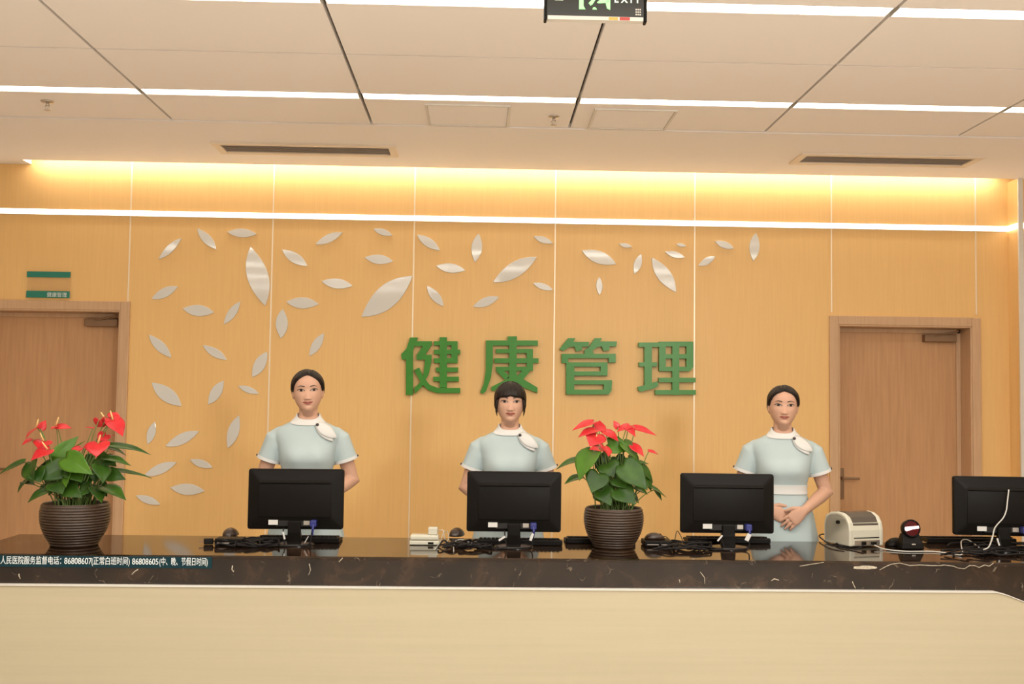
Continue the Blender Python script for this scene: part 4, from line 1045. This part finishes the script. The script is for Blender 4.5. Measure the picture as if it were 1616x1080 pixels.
    for s in (-1, 1):
        a, e_ = Vector((s*SH.x, SH.y, SH.z)), Vector((s*EL.x, EL.y, EL.z))
        pts = [a+Vector((-s*.055, -.004, .012)), a+Vector((-s*.022, -.002, .006)), a.lerp(e_, .08)+Vector((s*.004, 0, .0)), a.lerp(e_, .24), a.lerp(e_, .4), a.lerp(e_, .56)]
        b.tube(pts, [.034, .045, .053, .057, .059, .0610], 24); ends[s] = (a, e_)
    dr = b.build('dress', M['dress'], e); refine(dr, .0055, 5)
    D = bvh_of(dr)
    for s in (-1, 1):
        a, e_ = ends[s]; ax = (e_-a).normalized(); c0, c1 = a.lerp(e_, .51), a.lerp(e_, .575)
        b = MB(); pts = [c0, c0.lerp(c1, .5), c1, c1+ax*.0005]; u = ax.cross(Vector((0, 1, 0))).normalized(); v = u.cross(ax); rings = []
        for c, r in ((c0, .0605), (c0, .0632), (c1, .0645), (c1, .0600), (c1-ax*.006, .0590)):
            rings.append([c+u*r*math.cos(t)+v*r*math.sin(t) for t in [2*math.pi*j/28 for j in range(28)]])
        b.loft(rings); cf = b.build('cuff', M['dwhite'], dr, smooth='auto')
        b = MB(); p = c1-ax*.009+(u if u.x*s > 0 else -u)*.064+Vector((0, -.006, 0)); b.sphere(p, .006, .006, .006, 12, 8); b.build('cuff_button', M['button'], cf, smooth=True)
    b = MB(); rings = []
    for z, o in ((1.410, .011), (1.410, .0170), (1.416, .0172), (1.424, .0165), (1.432, .0150), (1.438, .0130), (1.439, .0085), (1.425, .004)):
        rg = []
        for j in range(64):
            a = 2*math.pi*j/64; zz = z+(.030*math.sin(a) if math.sin(a) < 0 else .006*math.sin(a))
            w, f, bk = crom(TZ, TW, zz), crom(TZ, TF, zz), crom(TZ, TB, zz); rg.append((*epoint(w+o, f-o, bk+o, a, 2.25), zz))
        rings.append(rg)
    b.loft(rings, cap=False); b.build('collar', M['dwhite'], dr, smooth='auto')
    b = MB(); rings = []
    for z, o in ((1.088, .010), (1.088, .0165), (1.112, .0165), (1.136, .0165), (1.136, .010)):
        w, f, bk = crom(TZ, TW, z), crom(TZ, TF, z), crom(TZ, TB, z)
        if z < 1.11: w, f, bk = max(w, .1135), f-.003, bk+.003
        rings.append([(*epoint(w+o, f-o, bk+o, 2*math.pi*j/64, 2.25), z) for j in range(64)])
    b.loft(rings, cap=False); b.build('waistband', M['dwhite'], dr, smooth='auto')
    def dhit(x, z, off):
        h = D.ray_cast(Vector((x, -.5, z)), Vector((0, 1, 0)))[0]
        return (h if h is not None else Vector((x, -.06, z)))-Vector((0, off, 0))
    for (ax_, az, bx, bz_, w, off) in ((.050, 1.384, .132, 1.300, .050, .008), (.052, 1.388, .150, 1.316, .058, .014)):
        b = MB(); g = []; A = Vector((ax_, 0, az)); B = Vector((bx, 0, bz_)); d = (B-A).normalized(); n = Vector((-d.z, 0, d.x))
        for i in range(15):
            t = i/14; hw = w/2*math.sin(math.pi*min(1, t*.93+.07)**.85)**.75 if t < 1 else 0.0
            g.append([b.bm.verts.new(dhit(*(lambda q: (q.x, q.z))(A.lerp(B, t)+n*(hw*k/3)), off+.003*(1-abs(k)/3))) for k in range(-3, 4)])
        for i in range(14):
            for k in range(6): b.face((g[i][k], g[i+1][k], g[i+1][k+1], g[i][k+1]))
        bmesh.ops.remove_doubles(b.bm, verts=b.bm.verts, dist=1e-5)
        lp = b.build('lapel_petal', M['dwhite'], dr, smooth=True, fix=False)
        q = lp.modifiers.new('thickness', 'SOLIDIFY'); q.thickness = .004; q.offset = 0
    b = MB(); b.sphere(dhit(.052, 1.384, .020), .0085, .006, .0085, 14, 8); b.build('lapel_button', M['button'], dr, smooth=True)
    for s in (-1, 1):
        b = MB(); b.tube([(s*.080, .068, .035), (s*.080, .05, .042), (s*.081, .0, .036), (s*.084, -.07, .032), (s*.088, -.14, .028), (s*.088, -.185, .022)], [(.02, .028), (.036, .034), (.041, .034), (.041, .031), (.038, .026), (.016, .018)], 16)
        b.build('shoe', M['shoe'], e, smooth=True)
    return e
PY = 5.75
person(at(487, 640, PY).x, PY, 1.030, .09, 'smiling woman with tied back dark hair standing behind the left monitor', .05, -.05, False, .012)
person(at(805, 640, PY).x, PY, 1.000, .0, 'woman with straight dark fringe standing in front of the green sign characters', .0, .0, True, -.002)
person(at(1235, 640, PY).x, PY, 1.000, -.17, 'woman with folded hands standing between the right monitor and the right door', -.01, .02, False, -.010, .003)
